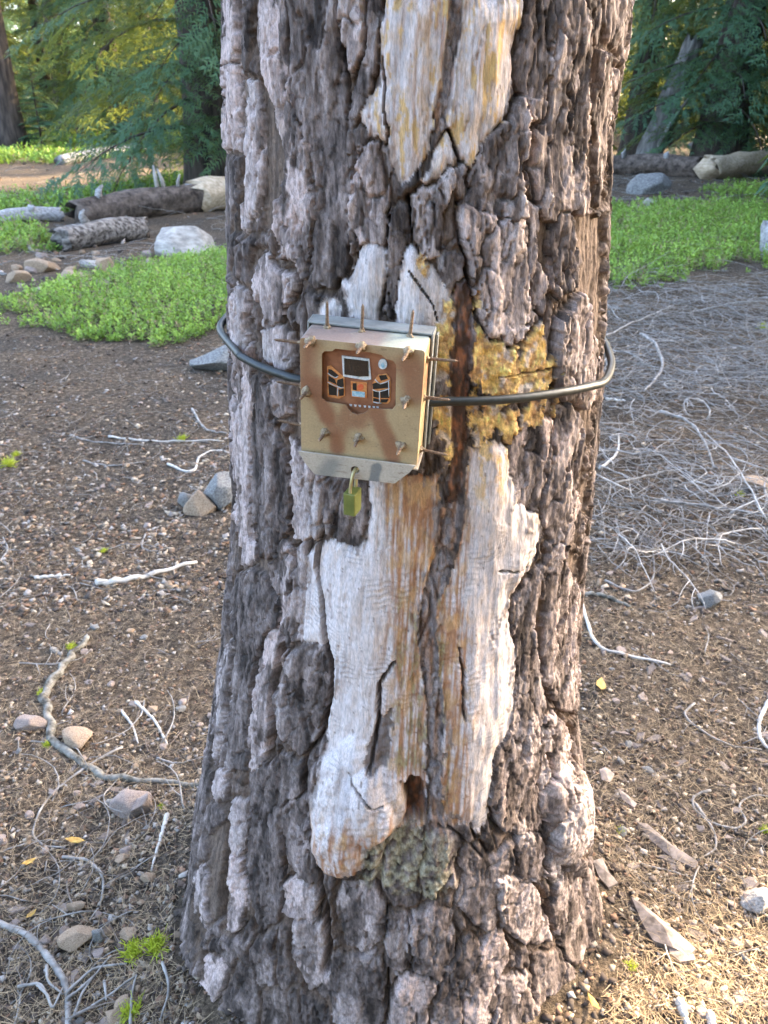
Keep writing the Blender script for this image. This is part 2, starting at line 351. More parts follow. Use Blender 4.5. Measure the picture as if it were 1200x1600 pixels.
WOODS = [
 [(600,-10),(590,42),(590,85),(593,128),(571,153),(557,170),(573,210),(602,224),(610,240),(616,270),(627,292),(639,275),(650,262),(667,235),(678,181),(687,147),(697,85),(705,42),(706,-10)],
 [(720,-10),(722,50),(712,100),(703,150),(700,180),(706,203),(714,235),(722,257),(740,261),(752,250),(757,225),(770,205),(785,193),(795,175),(800,150),(808,120),(807,75),(808,50),(821,20),(824,-10)],
 [(699,202),(706,218),(712,240),(715,258),(690,275),(660,290),(652,290),(665,265),(685,230)],
 [(570,388),(590,385),(604,392),(602,430),(597,470),(590,515),(555,510),(535,470),(527,450),(540,430),(552,405)],
 [(625,402),(640,385),(655,400),(672,412),(690,435),(708,460),(700,482),(686,520),(620,520),(614,480),(617,440)],
 [(496,470),(520,460),(528,480),(530,520),(500,520),(492,495)],
 [(735,700),(770,688),(798,692),(806,745),(815,792),(846,803),(845,850),(838,880),(830,900),(804,930),(800,960),(801,1000),(807,1050),(804,1108),(790,1150),(770,1198),(762,1240),(765,1275),(748,1300),(725,1285),(692,1275),(690,1200),(692,1112),(686,1055),(683,998),(686,942),(712,885),(722,830),(730,760)],
 [(573,750),(690,740),(683,800),(678,885),(656,942),(653,998),(663,1055),(665,1112),(666,1205),(664,1290),(626,1295),(600,1306),(576,1320),(553,1351),(525,1368),(505,1359),(494,1322),(488,1285),(490,1236),(505,1200),(511,1165),(508,1115),(518,1055),(512,1012),(470,1011),(472,970),(480,871),(492,852),(514,846),(551,853),(573,846),(576,800)],
]
RESINS = [
 [(745,452),(756,512),(783,532),(811,543),(842,520),(849,498),(856,540),(869,560),(871,605),(864,628),(735,632),(732,575),(738,520)],
 [(735,636),(862,634),(858,668),(800,686),(742,700),(735,665)],
 [(693,470),(712,462),(712,500),(704,560),(706,640),(704,720),(688,730),(680,600),(684,520)],
 [(648,400),(664,396),(668,414),(656,424)],
]
PITCHES = [
 [(716,445),(732,440),(744,455),(738,520),(732,575),(733,640),(728,720),(718,790),(702,790),(705,700),(705,600),(708,520)],
 [(628,1216),(655,1214),(667,1250),(664,1286),(626,1292),(633,1250)],
]
SEAM = [(704,790,15),(698,850,14),(672,942,11),(667,998,10),(675,1060,9),(678,1112,10),(680,1200,9),(678,1280,8),(690,1340,6)]
SEAM2 = [(713,-10,8),(706,60,10),(699,120,10),(692,170,10),(690,205,11)]
CRACKS = [  # (half width px, depth mm, line)
 (3.6,30,[(494,852),(498,905),(505,932),(508,975),(513,1010),(519,1030),(517,1080),(511,1112),(500,1140)]),
 (3,22,[(616,1030),(604,1046),(594,1062),(592,1090),(590,1110)]),
 (2.0,14,[(595,90),(600,140),(598,170),(606,205),(603,226)]),
 (3,18,[(703,203),(711,225),(717,245),(723,258)]),
 (2.4,14,[(716,1010),(720,1050),(722,1112)]),
 (1.7,12,[(552,1196),(566,1214),(576,1222),(588,1236),(600,1238)]),
 (2.2,14,[(684,1284),(705,1292),(722,1310),(740,1325),(752,1340)]),
 (1.5,9,[(640,425),(660,455),(676,478),(684,505)]),
 (3,18,[(735,1290),(745,1310)]),
 (1.6,10,[(785,590),(815,586),(850,578),(870,575)]),
 (1.6,8,[(780,894),(812,892),(830,890)]),
 (4.5,26,[(440,1008),(432,1035),(423,1065),(419,1100),(421,1150),(417,1185)]),
 (4,24,[(358,1010),(352,1060),(345,1110),(335,1170),(325,1230)]),
 (6,28,[(497,1390),(505,1430),(510,1480),(505,1530)]),
 (7,30,[(350,1290),(343,1350),(338,1400),(336,1440)]),
 (3,18,[(862,120),(863,150),(861,180),(852,193)]),
 (3,20,[(849,975),(846,1000)]),
 (3,22,[(865,1180),(868,1215),(856,1240)]),
 (3,20,[(592,1115),(588,1150),(580,1195)]),
]
WEDGES = [[(603,1104),(611,1120),(609,1180),(603,1196),(574,1202),(579,1158),(592,1120)]]
HOLLOWS = [
 [(906,338),(955,332),(958,480),(946,548),(936,505),(926,472),(909,445)], [(926,40),(946,80),(936,180),(940,300),(942,326),(920,330),(919,200)],
 [(912,640),(942,625),(934,700),(926,800),(914,855),(897,850),(908,770)], [(399,130),(428,188),(434,225),(434,290),(430,345),(404,372),(399,300)],
 [(456,505),(468,508),(470,690),(448,685),(452,600)], [(368,120),(378,135),(376,240),(368,320),(366,240)], [(382,890),(392,880),(412,860),(414,895),(426,926),(398,890)],
 [(842,960),(850,905),(856,960),(858,1010),(848,1030)], [(893,870),(914,860),(908,930),(903,915)], [(318,1300),(352,1285),(348,1420),(338,1445),(320,1440)],
 [(843,400),(846,330),(868,350),(864,400),(866,460),(852,500),(862,440)],
]
LICHEN = [(555,1345),(600,1305),(625,1294),(690,1290),(716,1335),(718,1392),(680,1412),(620,1398),(560,1392)]

def build_trunk():
    nzv, nth = 1150, 510
    zs = np.concatenate([np.linspace(-0.25, 0.15, 140, endpoint=False), np.linspace(0.15, 1.90, 880)])
    dth = 108 * math.pi / 180
    th = np.concatenate([np.linspace(-dth, dth, nth), np.linspace(dth, 2 * math.pi - dth, 62)[1:-1]])
    Zg, TH = np.meshgrid(zs, th, indexing='ij')
    cx, cy, r = prof_at(zs, 1)[:, None], prof_at(zs, 2)[:, None], prof_at(zs, 3)[:, None]
    am = np.arctan2(cx, cy)
    dirx = np.sin(TH + math.pi + am) * np.ones_like(Zg); diry = np.cos(TH + math.pi + am) * np.ones_like(Zg)   # TH = 0 faces the camera
    low = sstep(0.75, 0.0, Zg)
    rr = r * (1 + low * 0.05 * np.cos(5 * TH + 0.6) * np.cos(TH * 0.5) ** 2)
    P0 = np.stack([cx + dirx * (rr + 0.012), cy + diry * (rr + 0.012), Zg], -1)
    PX, PY = project(P0)
    view = np.array([0, 0, CAMH]) - P0; view /= np.linalg.norm(view, axis=-1)[..., None]
    facing = dirx * view[..., 0] + diry * view[..., 1]
    PX = np.where(facing > 0.0, PX, -9999.0)
    # mirror sign: column angle runs so that px grows with angle; world arc length
    S = TH * 0.30
    wx = 5.0 * fbm(S * 26, Zg * 16, 3, 31) + 2.6 * fbm(S * 120, Zg * 70, 3, 32)
    wy = 9.0 * fbm(S * 26, Zg * 16, 3, 33) + 3.0 * fbm(S * 120, Zg * 70, 3, 34)
    # flake pieces: cells that shift, lift and tint the bark in angular chips
    k1, k2_, fc = voro(S / 0.012 + 0.8 * fbm(S * 40, Zg * 25, 2, 35), Zg / 0.042 + 0.8 * fbm(S * 40, Zg * 25, 2, 36), 21)
    fr = hash2(fc, fc // 7, 3); fr2 = hash2(fc, fc // 5, 9); fb = k2_ - k1
    g1, g2, gc = voro(S / 0.030 + 0.7 * fbm(S * 22, Zg * 12, 3, 37), Zg / 0.10 + 0.7 * fbm(S * 22, Zg * 12, 3, 38), 22)
    gr = hash2(gc, gc // 7, 4); gb = g2 - g1
    jx = 5.5 * (fr - 0.5) + 5.0 * (gr - 0.5); jy = 8.0 * (fr2 - 0.5)
    X = PX + wx * 1.5 + jx; Y = PY + wy * 1.3 + jy
    shape = Zg.shape
    def region(pts, pad, Xa=X, Ya=Y, closed=True):
        P = np.array([q[:2] for q in pts], float); out = np.full(shape, -1e3 if closed else 1e3)
        mk = (Xa > P[:, 0].min() - pad) & (Xa < P[:, 0].max() + pad) & (Ya > P[:, 1].min() - pad) & (Ya < P[:, 1].max() + pad)
        if mk.any(): out[mk] = segdist(Xa[mk], Ya[mk], P, closed)
        return out
    # fields
    fibre = fbm(S * 75, Zg * 9, 4, 41); grain = fbm(S * 260, Zg * 60, 3, 42); lump = fbm(S * 22, Zg * 7, 4, 43)
    ter = fbm(S * 26 + 0.5 * lump, Zg * 9, 4, 44); q = ter * 4.0 + 3; qf = q - np.floor(q)
    terrace = (np.floor(q) + sstep(0.0, 0.07, qf)) - 3
    ter2 = fbm(S * 80, Zg * 28 + 0.6 * lump, 3, 45) * 3 + 3; q2 = ter2 - np.floor(ter2); terr2 = np.floor(ter2) + sstep(0, 0.12, q2) - 3
    # procedural plates, everywhere nothing is traced
    f1, f2, cid = voro(S / 0.050 + 0.7 * fbm(S * 14, Zg * 6, 3, 46), Zg / 0.21 + 0.55 * fbm(S * 14, Zg * 6, 3, 47), 8)
    vb = f2 - f1
    hproc = 0.010 * sstep(0.02, 0.10, vb) * (0.75 + 0.25 * np.sin(cid * 1.7))
    # traced plates
    dmax = np.full(shape, -1e3); dsec = np.full(shape, -1e3); hpl = np.zeros(shape); pid = np.zeros(shape, np.int32)
    light = np.full(shape, 0.27); pink = np.full(shape, 0.3)
    for i, (H, L, pk, pts) in enumerate(PLATES):
        d = region(pts, 40) + 3.0 + (2.5 if pts[0][1] > 1240 else 0.0); dsec = np.maximum(dsec, np.minimum(d, dmax)); dmax = np.maximum(dmax, d); m = d > -2.0
        if not m.any(): continue
        dm = d[m]; size = min(np.ptp([p[0] for p in pts]), np.ptp([p[1] for p in pts]))
        e = 4.0 + 3.0 * (lump[m] + 0.5)
        x0_, x1_ = min(p[0] for p in pts), max(p[0] for p in pts); tl = np.clip((PX[m] - x0_) / max(x1_ - x0_, 1), 0, 1); tl = tl if (i * 7) % 10 < 6 else 1 - tl
        h = H * (0.00058 - 0.00018 * sstep(1250, 1400, PY[m])) * (0.35 + 0.65 * tl) * (0.92 * sstep(-1.0, 1.0 + 0.25 * e, dm) + 0.12 * (1 - np.exp(-np.maximum(dm, 0) / (0.25 * size + 3))))
        v_ = h / 0.0022 + 1.5 * ter[m] + 0.8 * (gr[m] - 0.5); vf = v_ - np.floor(v_)
        h = np.where(dm > 0, 0.3 * h + 0.7 * 0.0022 * (np.floor(v_) + sstep(0.0, 0.10, vf)), h)
        hh = hpl[m]; pp = pid[m]; ll = light[m]; kk = pink[m]; w = h > hh
        hpl[m] = np.where(w, h, hh); pid[m] = np.where(w & (dm > 0), i + 1, pp)
        light[m] = np.where(w, L, ll); pink[m] = np.where(w, pk, kk)
    vis = facing > 0.02
    gap = np.where(vis, sstep(-3.0, -15.0, dmax), 1.0)
    groove = sstep(5.0, 1.5, dmax - dsec) * sstep(-5.0, -1.0, dsec) + sstep(-9.0, -4.0, dmax) * sstep(1.0, -3.0, dmax) * (0.35 + 0.65 * sstep(-0.1, 0.2, lump))
    dS = np.gradient(S[0]); dcl = np.clip(dmax, -12, 12); gS = np.gradient(dcl, axis=1) / dS[None]; gZ = np.gradient(dcl, axis=0) / np.gradient(zs)[:, None]
    vert = np.abs(gS) / (np.abs(gS) + np.abs(gZ) + 1e-6)
    for _ in range(2): vert[1:-1, 1:-1] = (vert[1:-1, 1:-1] * 2 + vert[:-2, 1:-1] + vert[2:, 1:-1] + vert[1:-1, :-2] + vert[1:-1, 2:]) / 6
    groove = 1.15 * groove * (0.12 + 0.88 * sstep(0.35, 0.75, vert)) * sstep(-0.25, 0.12, fbm(S * 14, Zg * 6, 3, 39) + 0.08)
    for i in range(len(WEDGES)): pass
    fiss = sstep(0.10, 0.02, np.abs(perlin(S * 55 + 1.2 * lump, Zg * 11, 48))) * sstep(-0.1, 0.25, fbm(S * 20, Zg * 9, 2, 49))
    barkrel = (0.0013 * terrace + 0.0006 * terr2 + 0.0013 * fibre + 0.0005 * grain + 0.0007 * (fr - 0.5) + 0.0012 * (gr - 0.5)
               - 0.0018 * sstep(0.12, 0.03, fb) * (fr2 > 0.45) - 0.0062 * sstep(0.09, 0.02, gb) * sstep(-0.05, 0.2, fbm(S * 30, Zg * 17, 2, 50)) - 0.0065 * fiss)
    h = np.maximum(hproc * gap, hpl) + barkrel * (0.65 + 0.6 * sstep(0.0, 0.01, np.maximum(hproc * gap, hpl))) + 0.0015 * lump - 0.022 * groove
    # ---- colour of the bark
    Lf = np.clip(light + 0.40 * ter + 0.55 * fbm(S * 50, Zg * 16, 5, 51, 0.6) + 0.34 * grain + 0.35 * fibre + 0.24 * (fr - 0.5) + 0.36 * (gr - 0.5), 0, 1)
    flake = sstep(0.10, 0.18, fbm(S * 30 + 3, Zg * 12, 4, 52) + 0.45 * (light - 0.45) + 0.25 * (fr2 - 0.5))
    pk = np.clip(pink + 0.15 + 0.5 * fbm(S * 18, Zg * 10, 3, 53), 0, 1)
    dark = np.array([0.036, 0.026, 0.021]); mid = np.array([0.175, 0.133, 0.114]); gry = np.array([0.41, 0.355, 0.33]); pnk = np.array([0.55, 0.415, 0.365])
    L3 = Lf[..., None]
    C = np.where(L3 < 0.45, mix(dark, mid, L3 / 0.45), mix(mid, mix(gry, pnk, pk[..., None]), (L3 - 0.45) / 0.55))
    C = mix(C, mix(gry, pnk, pk[..., None]) * 1.08, (0.9 * flake * sstep(0.2, 0.6, light))[..., None])
    inner = np.array([0.135, 0.090, 0.062]) * (1 + 0.5 * fibre[..., None])                 # red-brown inner bark between the plates
    isgap = ((pid == 0) & (vis)).astype(float) * sstep(0.006, 0.002, hproc * gap)
    C = mix(C, inner, 0.75 * isgap[..., None])
    # smooth fibrous inner bark where whole plates have fallen
    for i, pts in enumerate(HOLLOWS):
        d = region(pts, 30, PX + 1.2 * wx + jx, PY + 1.5 * wy + jy); m = d > -2
        if not m.any(): continue
        w = sstep(-1.5, 2.5, d[m]); hb = -0.004 + 0.0028 * fibre[m] + 0.0012 * terr2[m] + 0.003 * fbm(S[m] * 40, Zg[m] * 5, 3, 87)
        h[m] = mix(h[m], hb, w); k = pid[m]; k[d[m] > 0] = 0; pid[m] = k
        c = mix(np.array([0.105, 0.074, 0.055]), np.array([0.20, 0.142, 0.105]), sstep(-0.3, 0.3, fbm(S[m] * 140, Zg[m] * 9, 4, 88))[:, None]); C[m] = mix(C[m], c, w[:, None])
    # ---- bare wood
    cls = np.zeros(shape, np.int32)                                # 0 bark, 1 wood, 2 resin, 3 pitch
    wid = np.zeros(shape, np.int32)
    X2 = PX + 1.0 * wx + 0.7 * jx; Y2 = PY + 1.2 * wy + 1.0 * jy + 9 * fbm(S * 90, Zg * 12, 3, 54)
    ring = np.sin((Zg + 0.018 * fbm(S * 9, Zg * 4, 3, 61) + 0.06 * S) * 2 * math.pi / 0.0085 + 9 * fbm(S * 34, Zg * 16, 3, 62))
    vgr = fbm(S * 210, Zg * 5, 3, 63)
    hw_all = np.zeros(shape); 
    for i, pts in enumerate(WOODS):
        d = region(pts, 40, X2, Y2); m = (d > -3) & (pid == 0)
        if not m.any(): continue
        dm = d[m]; w = sstep(-3, 3, dm)
        ra = 1.0 if i in (6, 7) else 0.35
        hw = 0.004 + 0.010 * (1 - np.exp(-np.maximum(dm, 0) / 18)) + ra * 0.0006 * ring[m] * sstep(0.0, 0.4, fbm(S[m] * 26, Zg[m] * 16, 4, 64)) + 0.0014 * vgr[m] + 0.005 * lump[m] + 0.003 * fbm(S[m] * 60, Zg[m] * 22, 3, 69) - 0.003 * sstep(0.07, 0.02, np.abs(perlin(S[m] * 70 + lump[m], Zg[m] * 7, 60))) * sstep(0.1, 0.3, fbm(S[m] * 25, Zg[m] * 12, 2, 59))
        h[m] = mix(h[m], hw, w)
        pal = np.array([0.69, 0.60, 0.56]); grw = np.array([0.56, 0.48, 0.45]); ru = np.array([0.38, 0.175, 0.075]); ye = np.array([0.58, 0.34, 0.14])
        a = sstep(-0.25, 0.35, fbm(S[m] * 30, Zg[m] * 7, 4, 65)); c = mix(pal, grw, (0.55 * a)[:, None])
        c = c * (1 - 0.30 * (ra * sstep(0.3, 0.9, ring[m]) * sstep(-0.1, 0.3, fbm(S[m] * 26, Zg[m] * 16, 4, 64))))[:, None]
        fleck = sstep(0.05, 0.40, fbm(S[m] * 200, Zg[m] * 26, 5, 58, 0.65) + 0.35 * fbm(S[m] * 22, Zg[m] * 10, 3, 57)); c = mix(c, np.array([0.42, 0.27, 0.17]), (0.38 * fleck)[:, None])
        pit = sstep(0.42, 0.52, fbm(S[m] * 150, Zg[m] * 60, 4, 56)); c = mix(c, np.array([0.16, 0.11, 0.085]), (0.8 * pit)[:, None])
        gy = sstep(0.1, 0.35, fbm(S[m] * 45, Zg[m] * 5, 4, 55)); c = mix(c, np.array([0.30, 0.26, 0.25]), (0.45 * gy)[:, None])
        px_, py_ = PX[m], PY[m]
        if i == 7: rust = 1.25 * sstep(575, 640, px_) * sstep(1330, 1180, py_) + 0.40 * sstep(960, 800, py_) + 1.05 * sstep(1225, 1305, py_ + 25 * fbm(S[m] * 40, Zg[m] * 40, 3, 86))
        elif i == 6: rust = 1.3 * sstep(750, 705, px_) + 0.45 * sstep(900, 720, py_) + 0.15
        elif i in (0, 1, 2): rust = 0.60 + 0.3 * sstep(640, 690, px_) * (i == 0)
        else: rust = 0.3 + 0 * px_
        st = fbm(S[m] * 230, Zg[m] * 7, 5, 66, 0.62); st2 = fbm(S[m] * 60, Zg[m] * 30, 4, 67)
        c = mix(c, ru, (np.clip(rust, 0, 1) * sstep(0.0, 0.40, st + 0.34 * (rust - 0.55)) * 0.95)[:, None])
        c = mix(c, ye, (np.clip(rust + 0.1, 0, 1) * sstep(0.08, 0.30, st2 + 0.12 * (rust - 0.6)) * 0.5)[:, None])
        if i == 6: c = mix(c, np.array([0.70, 0.43, 0.13]), (0.8 * sstep(860, 690, py_) * sstep(0.02, 0.2, fbm(S[m] * 70, Zg[m] * 22, 5, 89, 0.65)))[:, None])
        if i in (0, 1, 2): c = mix(c, np.array([0.60, 0.36, 0.11]), (sstep(0.12, 0.28, fbm(S[m] * 80, Zg[m] * 17, 5, 68, 0.66) + 0.10 * sstep(640, 760, px_)) * 0.85)[:, None])
        cc = C[m]; flk = sstep(0.05, 0.2, fbm(S[m] * 50, Zg[m] * 24, 4, 40) - 0.022 * dm); c = mix(c, mix(np.array([.20, .16, .14]), np.array([.36, .26, .20]), fr[m][:, None]), (0.85 * flk)[:, None]); h[m] += 0.002 * flk * w
        C[m] = mix(cc, c, sstep(-1, 1, dm)[:, None])
        k = cls[m]; k[dm > 0] = 1; cls[m] = k; k = wid[m]; k[dm > 0] = i + 1; wid[m] = k
    # bark wedge grown into the wood
    for pts in WEDGES:
        d = region(pts, 20); m = d > 0
        C[m] = mix(C[m], np.array([0.15, 0.115, 0.10]), 0.9); h[m] += 0.003 * fbm(S[m] * 150, Zg[m] * 80, 3, 70) - 0.004
    # dark seams where the healing wood rolls in
    def seam(sm, depth):
        nonlocal h, C
        P = np.array(sm, float); sx = np.interp(Y2, P[:, 1], P[:, 0]); sw = np.interp(Y2, P[:, 1], P[:, 2])
        inside = (PX > 0) & (Y2 > P[0, 1]) & (Y2 < P[-1, 1])
        u = np.where(inside, np.abs(X2 - sx) / sw, 9.0)
        w = sstep(1.15, 0.75, u)
        prof_ = -depth * sstep(1.2, 0.85, u) * (0.55 + 0.45 * sstep(0.0, 0.8, u)) + 0.006 * np.exp(-((u - 1.45) / 0.3) ** 2) * inside
        h = h + prof_ + w * (0.003 * fibre + 0.0015 * terr2)
        c = mix(np.array([0.36, 0.295, 0.27]), np.array([0.36, 0.20, 0.12]), sstep(-0.2, 0.3, fibre)[..., None])
        C = mix(C, c * (0.8 + 0.5 * grain[..., None]), w[..., None]); cls[w > 0.6] = 0; wid[w > 0.6] = 0
    seam(SEAM, 0.0025); seam(SEAM2, 0.003)
    # resin crusts and runs
    blob = fbm(S * 70, Zg * 60, 4, 71)
    for i, pts in enumerate(RESINS):
        d = region(pts, 40, PX + 2.6 * wx, PY + 2.4 * wy); d = np.where(d > -900, d + 46 * fbm(S * 38, Zg * 26, 5, 85, 0.6) - 2.0, d); m = (d > -2) & ((pid == 0) | (d > 6) & (i < 2))
        if not m.any(): continue
        w = sstep(-2, 4, d[m])
        h[m] = mix(h[m], 0.006 + 0.0022 * np.clip(0.4 + blob[m] * 1.5, 0, 1.1) + 0.004 * lump[m] + 0.0015 * terrace[m] + 0.0022 * fbm(S[m] * 240, Zg[m] * 200, 3, 72), w)
        t = sstep(-0.25, 0.35, blob[m] + 0.4 * fbm(S[m] * 160, Zg[m] * 120, 3, 73)); t2 = sstep(0.12, 0.3, fbm(S[m] * 55, Zg[m] * 40, 4, 74))
        t = np.clip(t + 0.22 + 0.5 * (fr[m] - 0.5) + 0.4 * grain[m], 0, 1); c = mix(np.array([0.44, 0.23, 0.10]), np.array([0.84, 0.53, 0.17]), t[:, None]); c = mix(c, np.array([0.52, 0.44, 0.39]), (0.8 * t2)[:, None])
        if i in (0, 3): c = mix(c, np.array([0.66, 0.36, 0.07]), (0.8 * sstep(0.1, 0.3, fbm(S[m] * 32, Zg[m] * 32, 3, 75)))[:, None])
        c = c * (0.95 + 0.45 * fr2[m] * sstep(-.2, .3, grain[m]))[:, None]; C[m] = mix(C[m], c, w[:, None]); k = cls[m]; k[d[m] > 1] = 2; cls[m] = k; k = wid[m]; k[d[m] > 1] = 20 + i; wid[m] = k; k = pid[m]; k[d[m] > 1] = 0; pid[m] = k
    for i, pts in enumerate(PITCHES):
        d = region(pts, 30, PX + 1.4 * wx, PY + 1.4 * wy); m = (d > -2) & (pid == 0)
        if not m.any(): continue
        w = sstep(-2, 4, d[m]); dep = 0.0 if i == 0 else -0.02
        h[m] = mix(h[m], dep + 0.004 + 0.004 * fibre[m] + 0.0015 * terr2[m], w)
        c = mix(np.array([0.055, 0.024, 0.014]), np.array([0.30, 0.11, 0.045]), sstep(-0.1, 0.4, fbm(S[m] * 110, Zg[m] * 35, 4, 76))[:, None])
        C[m] = mix(C[m], c, w[:, None]); k = cls[m]; k[d[m] > 1] = 3; cls[m] = k; k = wid[m]; k[d[m] > 1] = 30 + i; wid[m] = k
    # bulges: the burl at the foot of the bare wood and the pale nub on the right
    def bulge(bx, by, sx, sy, amp):
        u = ((PX - bx) / sx) ** 2 + ((PY - by) / sy) ** 2
        u = u * (1 + 0.5 * fbm(S * 16, Zg * 16, 3, 77 + int(bx)))
        return amp * np.where(u < 1, np.clip(1 - u, 0, 1) ** 0.55, 0) * (PX > 0)
    bu = bulge(545, 1268, 68, 112, 0.027) + bulge(588, 1248, 54, 64, 0.020) + bulge(528, 1325, 42, 52, 0.012)
    h = h + bu * (1 + 0.25 * lump) + 0.007 * sstep(0.008, 0.02, bu) * fbm(S * 55, Zg * 40, 5, 78, 0.6)
    h = h + bulge(893, 1275, 34, 90, 0.03) + 0.016 * np.exp(-((PX - 735) / 55) ** 2 - ((PY - 1150) / 150) ** 2) + 0.014 * np.exp(-((PX - 560) / 60) ** 2 - ((PY - 960) / 130) ** 2)
    # lichen on the bark below the burl
    d = region(LICHEN, 40, PX + 3 * wx, PY + 3 * wy)
    wli = sstep(-6, 16, d) * sstep(-0.15, 0.25, fbm(S * 70, Zg * 60, 4, 81) + 0.12)
    C = mix(C, mix(np.array([0.40, 0.34, 0.20]), np.array([0.58, 0.52, 0.35]), sstep(-0.2, 0.3, grain)[..., None]), (0.6 * wli)[..., None])
    h = h + sstep(-6, 16, d) * (0.004 + 0.007 * fbm(S * 30, Zg * 12, 4, 84)) + 0.004 * wli * (0.5 + fbm(S * 160, Zg * 140, 3, 82))
    strk = sstep(-0.02, 0.25, fbm(S * 90, Zg * 22, 4, 83)) * sstep(598, 630, PX) * (PX > 600) * (PX < 700) * sstep(900, 960, PY) * sstep(1300, 1200, PY) * (cls == 1)
    C = mix(C, mix(np.array([0.30, 0.235, 0.10]), np.array([0.20, 0.11, 0.06]), sstep(-.1, .2, grain)[..., None]), (0.8 * strk)[..., None])
    # cracks
    for hw, dep, pts in CRACKS:
        d = region(pts, 24, PX + 0.7 * wx, PY + 0.7 * wy, closed=False)
        w = sstep(hw * 1.25, hw * 0.45, d); h = h - dep * 0.001 * w
        m = w > 0.5; C[m] = mix(C[m], np.array([0.13, 0.09, 0.065]), 0.8); cls[m] = 0; wid[m] = 0
    C = np.clip(C, 0.01, 0.8)
    top = sstep(1.80, 1.95, Zg)
    h = mix(h, 0.012 + 0 * h, 0 * top)
    V = np.stack([cx + dirx * (rr + h), cy + diry * (rr + h), Zg + 0 * h], -1)
    # ---- split the surface into trunk, plates, bare wood and resin
    ids = np.where(cls == 0, np.where(pid > 0, pid, 0), np.where(cls == 1, 100 + wid, np.where(cls == 2, 200 + wid, 300 + wid)))
    ids = np.where((cls == 0) & (pid == 0) & vis & (gap > 0.5) & (hproc > 0.0065) & (Zg > -0.05), 1000 + cid, ids)
    nr, na = shape; idx = np.arange(nr * na).reshape(nr, na)
    k = np.arange(na); k2 = (k + 1) % na
    F = np.stack([idx[:-1][:, k], idx[:-1][:, k2], idx[1:][:, k2], idx[1:][:, k]], -1).reshape(-1, 4)
    fid = ids.ravel()[F].max(1)
    u, cnt = np.unique(fid, return_counts=True)
    small = u[(u >= 1000) & (cnt < 700)]; fid[np.isin(fid, small)] = 0
    small = u[(u < 1000) & (cnt < 40)]; fid[np.isin(fid, small)] = 0
    Vf = V.reshape(-1, 3); Cf = C.reshape(-1, 3)
    tree = empty('pine_tree', (float(prof_at(0, 1)), float(prof_at(0, 2)), 0.0)); off = np.array(tree.location)
    tag(tree, 'large pine trunk with furrowed bark and a resin-stained bare scar, steel box strapped to it', 'tree')
    def part(name, fsel, mat, parent, smooth=False):
        ff = F[fsel]; uq, inv = np.unique(ff, return_inverse=True)
        return obj(name, mesh(name, Vf[uq] - off, inv.reshape(-1, 4), mat, smooth, Cf[uq]), parent)
    trunk = part('trunk', fid == 0, M['bark'], tree)
    for i in np.unique(fid):
        if i == 0: continue
        kind = i // 100 if i < 1000 else 0
        nm, mt = {0: ('bark_plate', 'bark'), 1: ('bare_wood', 'wood'), 2: ('resin_crust', 'resin'), 3: ('resin_run', 'pitch')}[int(kind)]
        o = part(nm, fid == i, M[mt], trunk, kind == 1)
        if kind == 1: o['label'] = 'pale bare wood with rusty streaks'
        if kind == 2: o['label'] = 'yellow crusted resin'
        if kind == 3: o['label'] = 'dark red-brown resin'
    # upper trunk beyond the frame
    zs2 = np.linspace(1.90, 20, 90); th2 = np.linspace(0, 2 * math.pi, 73)[:-1]
    Z2, T2 = np.meshgrid(zs2, th2, indexing='ij'); r2 = prof_at(Z2, 3) + 0.012 + 0.012 * fbm(T2 * 5 * 0 + np.cos(T2) * 5 + 20, Z2 * 3 + np.sin(T2) * 5, 3, 91)
    V2 = np.stack([prof_at(Z2, 1) + r2 * np.sin(T2), prof_at(Z2, 2) + r2 * np.cos(T2), Z2], -1).reshape(-1, 3) - off
    i2 = np.arange(90 * 72).reshape(90, 72); kk = np.arange(72); kn = (kk + 1) % 72
    F2 = np.stack([i2[:-1][:, kk], i2[:-1][:, kn], i2[1:][:, kn], i2[1:][:, kk]], -1).reshape(-1, 4)[:, ::-1]
    obj('upper_trunk', mesh('upper_trunk', V2, F2, M['bark'], True, np.tile([0.16, 0.13, 0.115], (len(V2), 1))), tree)
    return tree, trunk
PINE, TRUNK = build_trunk()

